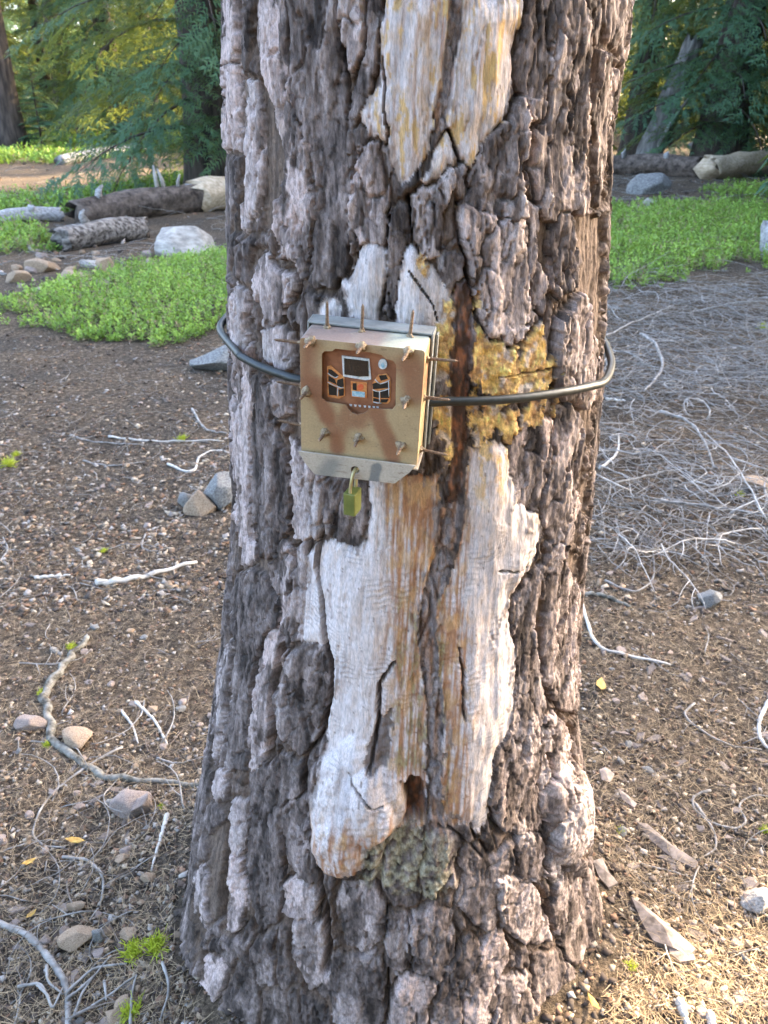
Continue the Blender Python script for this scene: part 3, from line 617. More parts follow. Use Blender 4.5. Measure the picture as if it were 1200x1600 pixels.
# ------------------------------------------------------------------ steel box with screw spikes, camera inside, padlock, cable
BW, BH, BD = 0.145, 0.149, 0.070
def _rot(ax, ay, az):
    return Matrix.Rotation(az, 4, 'Z') @ Matrix.Rotation(ax, 4, 'X') @ Matrix.Rotation(ay, 4, 'Y')
BOXM = Matrix.Translation((-0.0282, 0.9022, 1.3276)) @ _rot(0.0803, 0.0583, -0.1781)
BINV = BOXM.inverted()
def b2(px, py, yl=0.0):                                        # photograph pixel -> box-local x, z on the plane y = yl
    o = BINV @ Vector((0, 0, CAMH)); d = (BINV.to_3x3() @ Vector(ray(px, py))); t = (yl - o.y) / d.y; q = o + d * t
    return q.x, q.z
def paint_mat(name, base, stripes, rough=0.5, base2=None):
    """sprayed camouflage: soft stripes laid along segments in the box's own x-z plane"""
    m, nt, n, l, b = newmat(name)
    tc = N(nt, 'ShaderNodeTexCoord'); wob = N(nt, 'ShaderNodeTexNoise'); wob.inputs['Scale'].default_value = 30; wob.inputs['Detail'].default_value = 3
    l.new(tc.outputs['Object'], wob.inputs[0])
    sub = N(nt, 'ShaderNodeVectorMath', operation='SUBTRACT'); l.new(wob.outputs['Color'], sub.inputs[0]); sub.inputs[1].default_value = (0.5, 0.5, 0.5)
    scl = N(nt, 'ShaderNodeVectorMath', operation='SCALE'); scl.inputs['Scale'].default_value = 0.012; l.new(sub.outputs[0], scl.inputs[0])
    ad = N(nt, 'ShaderNodeVectorMath', operation='ADD'); l.new(tc.outputs['Object'], ad.inputs[0]); l.new(scl.outputs[0], ad.inputs[1])
    fl = N(nt, 'ShaderNodeVectorMath', operation='MULTIPLY'); fl.inputs[1].default_value = (1, 0, 1); l.new(ad.outputs[0], fl.inputs[0])
    fine = noise_out(nt, 420, 4, 0.7); big = noise_out(nt, 18, 4, 0.6)
    c = mixc(nt, ramp(nt, big, [(0.4, (0, 0, 0)), (0.65, (1, 1, 1))]), base, base2 or tuple(v * 0.86 for v in base))
    for (p0, p1, w, soft, colr, amt) in stripes:
        a = Vector((p0[0], 0, p0[1])); d = Vector((p1[0], 0, p1[1])) - a; L = max(d.dot(d), 1e-9)
        s1 = N(nt, 'ShaderNodeVectorMath', operation='SUBTRACT'); l.new(fl.outputs[0], s1.inputs[0]); s1.inputs[1].default_value = a
        dt = N(nt, 'ShaderNodeVectorMath', operation='DOT_PRODUCT'); l.new(s1.outputs[0], dt.inputs[0]); dt.inputs[1].default_value = d / L
        cl = N(nt, 'ShaderNodeClamp'); l.new(dt.outputs['Value'], cl.inputs[0])
        s2 = N(nt, 'ShaderNodeVectorMath', operation='SCALE'); s2.inputs[0].default_value = d; l.new(cl.outputs[0], s2.inputs['Scale'])
        ds = N(nt, 'ShaderNodeVectorMath', operation='DISTANCE'); l.new(s1.outputs[0], ds.inputs[0]); l.new(s2.outputs[0], ds.inputs[1])
        mr = N(nt, 'ShaderNodeMapRange', interpolation_type='SMOOTHSTEP'); l.new(ds.outputs['Value'], mr.inputs[0])
        mr.inputs[1].default_value = w - soft; mr.inputs[2].default_value = w + soft; mr.inputs[3].default_value = amt; mr.inputs[4].default_value = 0
        c = mixc(nt, mr.outputs[0], c, colr)
    g = ramp(nt, fine, [(0.35, (0.88, 0.88, 0.88)), (0.65, (1.1, 1.1, 1.1))]); c = mixc(nt, 1.0, c, g, 'MULTIPLY')
    scr = noise_out(nt, 60, 6, 0.75, sc=(1, 1, 3)); c = mixc(nt, ramp(nt, scr, [(0.58, (0, 0, 0)), (0.66, (0.55, 0.55, 0.55))]), c, (0.15, 0.095, 0.06)); scr2 = noise_out(nt, 34, 7, 0.8, sc=(1, 1, 1.6)); c = mixc(nt, ramp(nt, scr2, [(0.60, (0, 0, 0)), (0.68, (0.35, 0.35, 0.35))]), c, (0.50, 0.43, 0.31))
    l.new(c, b.inputs['Base Color']); b.inputs['Roughness'].default_value = rough; b.inputs['Specular IOR Level'].default_value = 0.4
    bump(nt, b, fine, 0.15, 0.0004); return m
TAN = (0.44, 0.315, 0.165); BRN = (0.25, 0.11, 0.055); GRN = (0.34, 0.40, 0.33)
def bb(a): return b2(*a)
M['paint'] = paint_mat('sprayed_camouflage_paint', TAN, [
    (bb((482, 545)), bb((478, 600)), 0.012, 0.012, BRN, 0.9), (bb((490, 600)), bb((512, 650)), 0.012, 0.006, BRN, 0.95),
    (bb((512, 650)), bb((530, 700)), 0.008, 0.005, BRN, 0.8), (bb((545, 640)), bb((525, 700)), 0.009, 0.006, BRN, 0.75),
    (bb((575, 630)), bb((560, 660)), 0.010, 0.008, BRN, 0.8), (bb((590, 645)), bb((614, 715)), 0.010, 0.005, BRN, 0.9),
    (bb((560, 545)), bb((560, 560)), 0.009, 0.009, BRN, 0.8), (bb((640, 570)), bb((650, 610)), 0.016, 0.010, BRN, 0.85),
    (bb((585, 560)), bb((640, 580)), 0.008, 0.008, BRN, 0.5)], 0.48)
M['paint_top'] = paint_mat('sprayed_top_paint', (0.40, 0.41, 0.33), [((-0.055, 0.075), (-0.03, 0.075), 0.022, 0.012, (0.27, 0.19, 0.16), 0.9),
    ((0.0, 0.075), (0.012, 0.075), 0.012, 0.010, (0.27, 0.19, 0.16), 0.85)], 0.45)
M['lip_paint'] = paint_mat('lip_paint', (0.47, 0.40, 0.31), [(bb((520, 722)), bb((512, 735)), 0.010, 0.007, (0.20, 0.20, 0.175), 0.8),
    (bb((589, 728)), bb((585, 750)), 0.0075, 0.002, (0.16, 0.165, 0.155), 0.9)], 0.55)
M['grey_steel'] = mat_noise('grey_painted_steel', (0.20, 0.20, 0.185), (0.33, 0.33, 0.30), 40, 0.55, bstr=0.1, bdist=0.0005)
M['screw'] = mat_noise('painted_screw', (0.13, 0.075, 0.045), (0.33, 0.22, 0.135), 260, 0.6, bstr=0.3, bdist=0.0005)
M['putty'] = mat_noise('painted_putty', (0.19, 0.125, 0.075), (0.42, 0.32, 0.20), 240, 0.75, bstr=0.8, bdist=0.0015)
M['cable'] = mat_noise('cable_vinyl', (0.014, 0.016, 0.014), (0.030, 0.034, 0.029), 90, 0.45, bstr=0.1, bdist=0.0004, spec=0.5)
M['brass'] = mat_noise('olive_painted_brass', (0.10, 0.115, 0.022), (0.17, 0.18, 0.04), 60, 0.42, bstr=0.15, bdist=0.0004, spec=0.5)
M['brass_bar'] = mat_noise('dull_brass', (0.35, 0.28, 0.12), (0.52, 0.45, 0.24), 90, 0.4, bstr=0.1, bdist=0.0003, spec=0.5, metal=0.5)
M['cam_body'] = mat_noise('camera_brown_shell', (0.20, 0.075, 0.035), (0.36, 0.15, 0.07), 45, 0.55, bstr=0.1, bdist=0.0005)
M['black_glass'] = mat_noise('black_glass', (0.008, 0.009, 0.010), (0.03, 0.026, 0.022), 14, 0.08, sc=(3, 1, 0.2), bstr=0, spec=0.6)
M['black'] = mat_noise('black_plastic', (0.012, 0.012, 0.011), (0.03, 0.026, 0.02), 90, 0.4, bstr=0.1)
M['white_print'] = mat_noise('white_print', (0.45, 0.50, 0.50), (0.75, 0.72, 0.66), 300, 0.5, bstr=0)
M['orange_print'] = mat_noise('orange_print', (0.55, 0.16, 0.04), (0.70, 0.34, 0.12), 240, 0.5, bstr=0)
M['blue_print'] = mat_noise('blue_print', (0.16, 0.36, 0.46), (0.5, 0.62, 0.62), 300, 0.4, bstr=0)

def rounded(x0, x1, z0, z1, r, n=4):
    P = []
    for cx_, cz_, a0 in ((x1 - r, z1 - r, 0), (x0 + r, z1 - r, 90), (x0 + r, z0 + r, 180), (x1 - r, z0 + r, 270)):
        for k in range(n + 1):
            a = math.radians(a0 + 90 * k / n); P.append((cx_ + r * math.cos(a), cz_ + r * math.sin(a)))
    return P
def plate_with_hole(outer, inner, y):
    bm = bmesh.new(); ed = []
    for loop in (outer, inner):
        vs = [bm.verts.new((x, y, z)) for x, z in loop]
        for i in range(len(vs)): ed.append(bm.edges.new((vs[i], vs[(i + 1) % len(vs)])))
    bmesh.ops.triangle_fill(bm, use_beauty=True, use_dissolve=False, edges=ed, normal=(0, -1, 0))
    return bm
def prism(pts, y0, y1):
    n = len(pts); V = [(x, y0, z) for x, z in pts] + [(x, y1, z) for x, z in pts]
    a = sum(pts[i][0] * pts[(i + 1) % n][1] - pts[(i + 1) % n][0] * pts[i][1] for i in range(n))
    F = [tuple(range(n)) if a > 0 else tuple(range(n - 1, -1, -1)), tuple(range(2 * n - 1, n - 1, -1)) if a > 0 else tuple(range(n, 2 * n))]
    for i in range(n):
        j = (i + 1) % n; F.append((i, i + n, j + n, j) if a > 0 else (j, j + n, i + n, i))
    return V, F

def build_box():
    root = empty('camera_lockbox'); root.matrix_world = BOXM
    tag(root, 'tan and brown painted steel box bristling with screws, locked onto the pine trunk', 'lockbox')
    # window cut into the front
    win_px = [(503, 553), (507, 549), (519, 549), (524, 545), (580, 551), (596, 555), (603, 561), (614, 564), (619, 570), (618, 634), (613, 640), (577, 638),
              (574, 642), (568, 646), (559, 648), (550, 645), (544, 639), (541, 633), (510, 628), (503, 622)]
    inner = [b2(*q) for q in win_px]
    outer = rounded(-BW / 2, BW / 2, -BH / 2, BH / 2, 0.004)
    bm = plate_with_hole(outer, inner, 0.0)
    ov = {}
    for v in bm.verts: ov[(round(v.co.x, 6), round(v.co.z, 6))] = v
    loop = [ov[(round(x, 6), round(z, 6))] for x, z in outer]
    back = [bm.verts.new((v.co.x, BD - 0.022, v.co.z)) for v in loop]
    for i in range(len(loop)):
        j = (i + 1) % len(loop); bm.faces.new((loop[i], loop[j], back[j], back[i]))
    bmesh.ops.recalc_face_normals(bm, faces=bm.faces)
    me = bpy.data.meshes.new('front_shell'); bm.to_mesh(me); bm.free(); me.materials.append(M['paint']); me.materials.append(M['paint_top'])
    for p in me.polygons:
        if abs(p.center.z - BH / 2) < 0.002 and p.center.y > 0.004 and abs(p.normal.z) > 0.6: p.material_index = 1
    sh = obj('front_shell', me, root)
    s = sh.modifiers.new('thick', 'SOLIDIFY'); s.thickness = 0.0022; s.offset = 0 - 1; s.use_even_offset = True
    if me.polygons[0].normal.y > 0: me.flip_normals()
    bevel(sh, 0.0009, 2, 35)
    # rear shell, stepped out around the front one
    mb = MB(); w = BW / 2 + 0.0035; z0, z1 = -BH / 2 - 0.004, BH / 2 + 0.0035; y0, y1 = BD - 0.024, BD + 0.004
    for q in ((-w, -w + 0.0025, y0, y1, z0, z1), (w - 0.0025, w, y0, y1, z0, z1), (-w + 0.0026, w - 0.0026, y0, y1, z1 - 0.0025, z1), (-w + 0.0026, w - 0.0026, y1 - 0.003, y1, z0, z1 - 0.0026)):
        mb.add(*boxm(*q))
    bevel(obj('rear_shell', mb.mesh('rear_shell', M['grey_steel'], False), root), 0.0007)
    mb = MB(); mb.add(*boxm(w + 0.0015, w + 0.004, BD - 0.008, BD + 0.004, z0 + 0.004, z1 - 0.006))
    bevel(obj('side_rail', mb.mesh('side_rail', M['grey_steel'], False), root), 0.0006)
    # lower lip with its lock hole
    lp = [b2(466, 704, -0.004), b2(650, 727, -0.004), b2(640, 738, -0.004), b2(617, 755, -0.004), b2(492, 741, -0.004), b2(476, 722, -0.004)]
    hx, hz = b2(555, 734, -0.004)
    hole = [(hx + 0.0052 * math.cos(t), hz + 0.0052 * math.sin(t)) for t in np.linspace(0, 2 * math.pi, 21)[:-1]]
    bm = plate_with_hole(lp, hole, -0.004)
    me = bpy.data.meshes.new('lower_lip'); bm.to_mesh(me); bm.free(); me.materials.append(M['lip_paint'])
    lip = obj('lower_lip', me, root); s = lip.modifiers.new('thick', 'SOLIDIFY'); s.thickness = 0.0026; s.offset = 0; bevel(lip, 0.0007)
    mb = MB(); zt_ = -BH / 2 + 0.0012; mb.add(*boxm(-BW / 2 - 0.002, BW / 2 + 0.002, -0.002, BD, zt_ - 0.005, zt_ - 0.0028))
    bevel(obj('base_plate', mb.mesh('base_plate', M['lip_paint'], False), root), 0.0006)
    # screws: one template with a thread, one lump of painted filler at each foot
    L = 0.033; t = np.linspace(0, 1, 49); r = 0.0021 * (1 - 0.25 * t) * np.where(t > 0.88, (1 - t) / 0.12 + 0.05, 1) + 0.00042 * np.where(np.arange(49) % 2, 1, -1) * (t < 0.9)
    V, F = tube(np.stack([0 * t, 0 * t, t * L], 1), r, 8); scr_me = mesh('spike', V, F, M['screw'])
    lumps = []
    for s in range(4):
        bm = bmesh.new(); bmesh.ops.create_icosphere(bm, subdivisions=3, radius=1)
        rr = random.Random(s)
        for v in bm.verts:
            c = v.co.copy(); k = 1 + 0.28 * math.sin(c.x * 3.1 + s * 2) * math.cos(c.y * 2.7 + s) + 0.16 * math.sin(c.x * 7 + s) * math.sin(c.y * 6 + 2 * s)
            up = max(c.z, 0); v.co = Vector((c.x * 0.0072 * k * (1 - 0.45 * up), c.y * 0.0062 * k * (1 - 0.45 * up), (0.0075 * up + min(c.z, 0) * 0.001) * k))
        me = bpy.data.meshes.new('filler_lump'); bm.to_mesh(me); bm.free(); me.materials.append(M['putty'])
        me.polygons.foreach_set('use_smooth', np.ones(len(me.polygons), bool)); lumps.append(me)
    ends = []
    for px, py in ((485, 533), (565, 541), (637, 550), (479, 612), (634, 626), (508, 676), (560, 684), (627, 696)):
        x, z = b2(px, py); ends.append(((x, 0.0, z), (0, -1, 0), 0.80))
    for px, py in ((512, 511), (568, 513), (641, 524)):
        o = BINV @ Vector((0, 0, CAMH)); d = BINV.to_3x3() @ Vector(ray(px, py)); tt = (BH / 2 - o.z) / d.z; q = o + d * tt; ends.append(((q.x, min(max(q.y, 0.006), 0.04), BH / 2), (0, 0, 1), 1.0))
    for py in (535, 601, 664): x, z = b2(469, py, 0.01); ends.append(((-BW / 2, 0.010, z), (-1, 0, 0), 1.02))
    for py in (561, 622, 704): x, z = b2(662, py, 0.02); ends.append(((BW / 2, 0.022, z), (1, 0, 0), 1.05))
    for i, (p, d, s) in enumerate(ends):
        d = Vector(d) + Vector((random.uniform(-.07, .07), random.uniform(-.07, .07), random.uniform(-.07, .07)))
        q = d.to_track_quat('Z', 'Y')
        o = obj('spike', scr_me, root, p); o.rotation_mode = 'QUATERNION'; o.rotation_quaternion = q; o.scale = (1, 1, s * random.uniform(0.93, 1.05))
        k = 1.0 if i < 8 else 0.7
        lu = obj('filler_lump', lumps[i % 4], o, scale=(k, k, k / o.scale.z)); lu.rotation_euler = (0, 0, random.uniform(0, 6))
    return root
LOCKBOX = build_box()

def build_trail_camera():
    root = empty('trail_camera'); root.matrix_world = BOXM
    tag(root, 'brown trail camera with dark lens panel behind the window of the steel box', 'camera')
    y = 0.0085
    pts = rounded(*[c for c in (b2(499, 545, y)[0], b2(622, 560, y)[0])], b2(560, 650, y)[1], b2(560, 543, y)[1], 0.006)
    V, F = prism(pts, y, y + 0.035); body = bevel(obj('camera_body', mesh('camera_body', V, F, M['cam_body'], False), root), 0.001)
    def patch(name, poly, mat, d, parent=root, yb=y + 0.001):
        V, F = prism([b2(px, py, y - d) for px, py in poly], y - d, yb); return obj(name, mesh(name, V, F, mat, False), parent)
    w = patch('lens_bezel', [(534, 556), (577, 561), (580, 593), (571, 594), (552, 591), (536, 588)], M['white_print'], 0.0016)
    patch('lens_window', [(537.5, 560), (575, 564.5), (576, 588), (560, 588.5), (538, 585)], M['black_glass'], 0.0024, w)
    def leds(outline, cells, jag):
        o = patch('led_panel', outline, M['orange_print'], 0.0012)
        for c in cells: patch('led', c, M['black'], 0.0019, o)
        for a, b_ in jag:
            (x0, z0), (x1, z1) = b2(*a, y - 0.0021), b2(*b_, y - 0.0021)
            V, F = tube([(x0, y - 0.0019, z0), ((x0 + x1) / 2, y - 0.0021, (z0 + z1) / 2 - 0.0005), (x1, y - 0.0019, z1)], 0.00055, 5); obj('white_line', mesh('white_line', V, F, M['white_print']), o)
    leds([(511, 573), (517, 571), (538, 590), (539, 618), (530, 623), (512, 620)],
         [[(513, 577), (518, 578), (529, 587), (526, 591), (513, 583)], [(513, 587), (523, 593), (526, 601), (513, 595)], [(527, 594), (536, 591), (537, 604), (531, 606), (526, 601)],
          [(513, 600), (526, 606), (526, 618), (514, 617)], [(529, 609), (537, 607), (537, 618), (530, 619)]],
         [((512, 583), (523, 590)), ((523, 590), (528, 588)), ((512, 597), (527, 604)), ((527, 604), (537, 606)), ((528, 606), (527, 619))])
    leds([(582, 598), (591, 586), (604, 584), (610, 592), (610, 626), (606, 631), (582, 629)],
         [[(582, 600), (588, 598), (594, 601), (608, 597), (608, 606), (583, 608)], [(583, 611), (592, 612), (592, 622), (583, 620)], [(594, 610), (608, 608), (608, 622), (595, 622)],
          [(583, 622), (592, 624), (592, 628), (583, 627)], [(595, 624), (607, 624), (604, 629), (595, 629)], [(592, 587), (603, 586), (606, 592), (595, 595)]],
         [((586, 593), (594, 600)), ((594, 600), (609, 594)), ((582, 609), (592, 612)), ((592, 612), (609, 607)), ((593, 612), (593, 629)), ((583, 628), (596, 630)), ((607, 596), (608, 620))])
    sf = patch('sensor_frame', [(548, 596), (573, 598), (573, 622), (549, 620)], M['orange_print'], 0.0012)
    patch('sensor_window', [(550, 611), (570, 613), (570, 621), (550, 619)], M['blue_print'], 0.0020, sf)
    patch('sensor_dark', [(551, 599), (557, 599), (557, 610), (551, 609)], M['black'], 0.0018, sf)
    cxx = [(563 + 5 * math.cos(a), 605 + 5 * math.sin(a)) for a in np.linspace(0, 6.283, 15)[:-1]]
    patch('status_lens', cxx, mat_noise('red_lens', (0.6, 0.08, 0.03), (0.7, 0.2, 0.08), 300, 0.3, bstr=0), 0.0022, sf)
    cc = [(598 + 7 * math.cos(a), 569 + 8 * math.sin(a)) for a in np.linspace(0, 6.283, 17)[:-1]]
    lt = patch('light_sensor', cc, M['white_print'], 0.0014); patch('sensor_pupil', [(598 + 3 * math.cos(a), 571 + 4 * math.sin(a)) for a in np.linspace(0, 6.283, 9)[:-1]], M['blue_print'], 0.0020, lt)
    for x in (546, 553, 560, 568, 575, 582, 588):                # worn white lettering under the panel, illegible
        patch('print_mark', [(x, 631.5 + (x - 546) * .09), (x + 4, 632 + (x - 546) * .09), (x + 3.6, 635 + (x - 546) * .09), (x + 1, 634.6 + (x - 546) * .09)], M['white_print'], 0.0006)
    return root
build_trail_camera()

def build_padlock():
    hx, hz = b2(555, 734, -0.004); p = BOXM @ Vector((hx, -0.006, hz))
    top = p + Vector((0.0, 0.0, -0.0015))
    d = ray(549, 768); depth = 1.0; base = Vector(np.array([0, 0, CAMH]) + d * ((p.y - 0.004) / d[1]))
    root = empty('padlock', base, (0.04, 0.03, math.radians(-20)))
    tag(root, 'small olive green padlock hanging from the lip of the steel box', 'padlock')
    V, F = boxm(-0.0078, 0.0078, -0.008, 0.015, -0.031, 0.0); bevel(obj('lock_body', mesh('lock_body', V, F, M['brass'], False), root), 0.0012, 3)
    Mi = root.matrix_basis.inverted(); q = Mi @ top; k = q.z
    pts = [(0, -0.004, -0.004), (q.x * .3, -0.0045, k * 0.3), (q.x * .7, q.y - 0.008, k * 0.75), (q.x, q.y - 0.004, k + 0.001), (q.x, q.y + 0.006, k + 0.003), (q.x * .9, q.y + 0.014, k - 0.003), (q.x * .5, 0.014, k * .5), (0, 0.014, -0.004)]
    V, F = tube(smooth_path(pts, 40), 0.0022, 10); obj('shackle', mesh('shackle', V, F, M['brass_bar']), root)
    return root
build_padlock()

def build_cable():
    front_r = [(664, 627), (700, 627), (760, 626), (820, 621), (880, 612), (920, 604), (944, 596)]
    front_l = [(468, 593), (440, 585), (405, 572), (375, 556)]
    P = [trunk_hit(px, py, 0.024) for px, py in front_l[::-1]]
    R = [trunk_hit(px, py, 0.024) for px, py in front_r]
    def ringpt(deg, z, off):
        c = np.array([prof_at(z, 1), prof_at(z, 2)]); a = math.radians(deg) + math.atan2(c[0], c[1]) + math.pi; r = prof_at(z, 3) + off
        return np.array([c[0] + r * math.sin(a), c[1] + r * math.cos(a), z])
    mid = [Vector(P[-1]).lerp(Vector(R[0]), .33), Vector(P[-1]).lerp(Vector(R[0]), .66)]
    mid = [np.array(m) + np.array([0, 0.012, 0]) for m in mid]
    # around the back, a little higher than in front; TH positive runs to the photograph's left
    zr = R[-1][2]; zl = P[0][2]
    back = [ringpt(a, zr + (zl - zr) * k + dz, o) for a, k, dz, o in
            ((-74, .02, .000, .019), (-84, .04, .004, .016), (-94, .06, .014, .013), (-110, .1, .03, .012), (-140, .3, .06, .014), (180, .5, .06, .014), (140, .7, .06, .014), (110, .85, .02, .012), (97, .93, .012, .014), (87, .96, .008, .017), (77, .985, .002, .019))]
    allp = [np.array(p) for p in P] + mid + [np.array(p) for p in R] + back + [np.array(P[0])]
    V, F = tube(smooth_path(allp, 420), 0.0058, 12, cap=False)
    o = obj('cable', mesh('cable', V, F, M['cable'])); tag(o, 'black vinyl-coated cable looped around the pine trunk behind the steel box', 'cable')
build_cable()

# ------------------------------------------------------------------ conifers behind
M['needles'] = mat_leaf('fir_needles', (0.030, 0.082, 0.044), (0.080, 0.170, 0.085), 0.30, (0.34, 0.36, 0.06), 1.2)
M['needles_blue'] = mat_leaf('young_fir_needles', (0.045, 0.110, 0.070), (0.085, 0.180, 0.105), 0.35, (0.20, 0.34, 0.10), 1.5)
M['far_bark'] = mat_noise('conifer_bark', (0.035, 0.028, 0.024), (0.115, 0.090, 0.075), 9, 0.9, (1, 1, 0.18), 0.8, 0.03)
M['snag'] = mat_noise('grey_snag_wood', (0.09, 0.085, 0.08), (0.26, 0.245, 0.23), 10, 0.9, (1, 1, 0.2), 0.6, 0.02)

def spray(seed, nsub, step_leaf, leaf_l, leaf_w):
    """unit-length fir bough along +x: side twigs in a loose plane, each feathered with small needle faces"""
    rg = np.random.default_rng(seed); Q = []
    for t in np.linspace(0.10, 1.0, nsub):
        for sgn in (-1, 1):
            ls = (0.42 * (1 - t) ** 0.8 + 0.07) * rg.uniform(0.7, 1.2); a = math.radians(rg.uniform(42, 68)) * sgn
            d = np.array([math.cos(a), math.sin(a), rg.uniform(-0.22, 0.05)]); b = np.array([t + rg.uniform(-.015, .015), 0, rg.uniform(-.01, .01)])
            for u in np.arange(0.03, ls, step_leaf):
                for s2 in (-1, 1):
                    aa = a + s2 * math.radians(rg.uniform(25, 60)); L = leaf_l * rg.uniform(0.6, 1.25)
                    e = np.array([math.cos(aa), math.sin(aa), rg.uniform(-0.75, 0.25)]); e /= np.linalg.norm(e)
                    n = np.array([rg.uniform(-.7, .7), rg.uniform(-.7, .7), 1.0]); sd = np.cross(n, e); sd /= np.linalg.norm(sd)
                    p = b + d * u + np.array([0, 0, -0.25 * u * u])
                    Q.append([p - sd * leaf_w, p + e * L, p + sd * leaf_w])
    return np.array(Q)
SPR = [spray(1, 24, 0.032, 0.060, 0.0075), spray(2, 24, 0.034, 0.055, 0.008), spray(3, 14, 0.05, 0.10, 0.013), spray(4, 30, 0.023, 0.042, 0.0046), spray(5, 14, 0.05, 0.11, 0.026)]
def conifer_meshes(name, height, r0, z0, nb, lmax, droop, seed, mat_n, top=0.25, sp=(0, 1), shape=0.85, dead=0):
    rg = np.random.default_rng(seed)
    zz = np.linspace(0, height, 26); ang = rg.uniform(0, 6.28)
    path = np.stack([0.05 * np.sin(zz * .4 + ang), 0.05 * np.cos(zz * .3 + ang), zz - 0.3], 1)
    rad = r0 * (1 - zz / height * 0.93) * (1 + 0.45 * np.exp(-zz / (1.2 * r0 + .1)))
    mb = MB(); V, F = tube(path, rad, 14); V = V + 0; mb.add(V, F)
    tm = mb.mesh(name + '_trunk', M['far_bark'])
    quads = []; bw = MB()
    for i in range(nb):
        f = (i + rg.uniform(0, .8)) / nb; zb = z0 + (height - z0) * f
        L = (lmax * (1 - f) ** shape + top) * rg.uniform(0.7, 1.12); az = i * 2.399 + rg.uniform(-.4, .4)
        Q = SPR[sp[i % len(sp)]].copy(); x = Q[..., 0]
        rise = rg.uniform(-0.05, 0.25) if f < .6 else rg.uniform(0.2, 0.6); dr = droop * rg.uniform(0.6, 1.3) * (1.1 - 0.6 * f)
        Q[..., 2] += rise * x - dr * x * x; Q *= L
        ca, sa = math.cos(az), math.sin(az); X = Q[..., 0] * ca - Q[..., 1] * sa; Y = Q[..., 0] * sa + Q[..., 1] * ca
        quads.append(np.stack([X, Y, Q[..., 2] + zb], -1))
        t = np.linspace(0, .85, 6); P = np.stack([t * L * ca, t * L * sa, zb + L * (rise * t - dr * t * t)], 1)
        V, F = tube(P, np.linspace(0.012 + 0.008 * L, 0.004, 6), 4, False); bw.add(V, F)
    for i in range(dead):                                        # bare dead stubs below the crown
        zb = rg.uniform(0.8, z0 + .5); az = rg.uniform(0, 6.28); L = rg.uniform(.3, 1.3); t = np.linspace(0, 1, 5)
        P = np.stack([t * L * math.cos(az), t * L * math.sin(az), zb - .25 * L * t * t + .02 * np.sin(t * 9)], 1); V, F = tube(P, np.linspace(.02, .004, 5), 4, False); bw.add(V, F)
    q = np.concatenate(quads).reshape(-1, 3)
    fm = mesh(name + '_needles', q, np.arange(len(q)).reshape(-1, 3), mat_n, False)
    return tm, fm, bw.mesh(name + '_branches', M['far_bark'])
PROTO = {
 'fir': conifer_meshes('fir', 17, 0.34, 0.9, 120, 3.0, 0.42, 11, M['needles'], dead=10),
 'fir_b': conifer_meshes('fir_b', 22, 0.42, 2.2, 120, 3.3, 0.5, 12, M['needles'], dead=16),
 'fir_slim': conifer_meshes('fir_slim', 13, 0.18, 0.5, 95, 1.9, 0.35, 13, M['needles'], dead=6),
 'pine_tall': conifer_meshes('pine_tall', 24, 0.5, 7.0, 80, 3.4, 0.25, 14, M['needles'], sp=(2, 2), dead=14),
 'young': conifer_meshes('young', 3.2, 0.05, 0.15, 46, 1.0, 0.25, 15, M['needles_blue'], top=0.12, sp=(2,)),
 'dense': conifer_meshes('dense', 19, 0.35, 0.6, 225, 2.5, 0.40, 17, M['needles'], sp=(4,), top=.3),  # extra thick crown, built for the unseen shade trees
 'bough': conifer_meshes('bough', 15, 0.55, 0.95, 115, 3.4, 0.55, 16, M['needles'], sp=(3,), dead=6),
}
def conifer(kind, x, y, label, s=1.0, rz=0.0, group=None, lean=(0, 0), wide=1.0):
    root = empty('conifer_tree', (x, y, float(gz(x, y)) - 0.02), (lean[0], lean[1], rz)); root.scale = (s * wide, s * wide, s)
    t, f, b = PROTO[kind]
    obj('trunk', t, root); c = obj('crown', f, root); c['kind'] = 'stuff'; bo = obj('branches', b, c); bo['kind'] = 'stuff'
    tag(root, label, 'tree', group); return root
def at(px, dist):                                                # ground point under a photograph column at a distance
    a = math.atan((px - 600) / FPX / (CP + (650 / FPX) * SP)); return dist * math.sin(a), dist * math.cos(a)
# left: the trees one can tell apart
x, y = gp(18, 240)[:2]; conifer('pine_tall', x, y, 'dark straight pine trunk at the far left edge of the clearing', 1.0, .3, wide=1.15)
x, y = at(322, 17.5); conifer('bough', x, y, 'dark fir with drooping low boughs just left of the big pine trunk', 1.0, 2.1)
x, y = at(182, 33); conifer('fir_b', x, y, 'slender leaning fir trunk behind the small young firs', .9, .9, lean=(0.0, -0.05))
x, y = at(55, 31); conifer('young', x, y, 'small blue-green young fir beside the far left pine trunk', .95, 0)
x, y = at(168, 32); conifer('young', x, y, 'small blue-green young fir in front of the slender leaning trunk', .85, 1.3)
x, y = at(100, 44); conifer('pine_tall', x, y, 'bare dark pine trunk between the far left trunk and the leaning fir', .9, 1.0)
x, y = at(228, 40); conifer('pine_tall', x, y, 'bare dark pine trunk behind the drooping fir boughs at left', .85, 2.0)
x, y = at(1085, 40); conifer('pine_tall', x, y, 'dark pine trunk deep in the wood at right', .9, 3.0)
x, y = at(118, 40); conifer('fir_slim', x, y, 'narrow dark fir between the two small young firs', 1.0, 2.2)
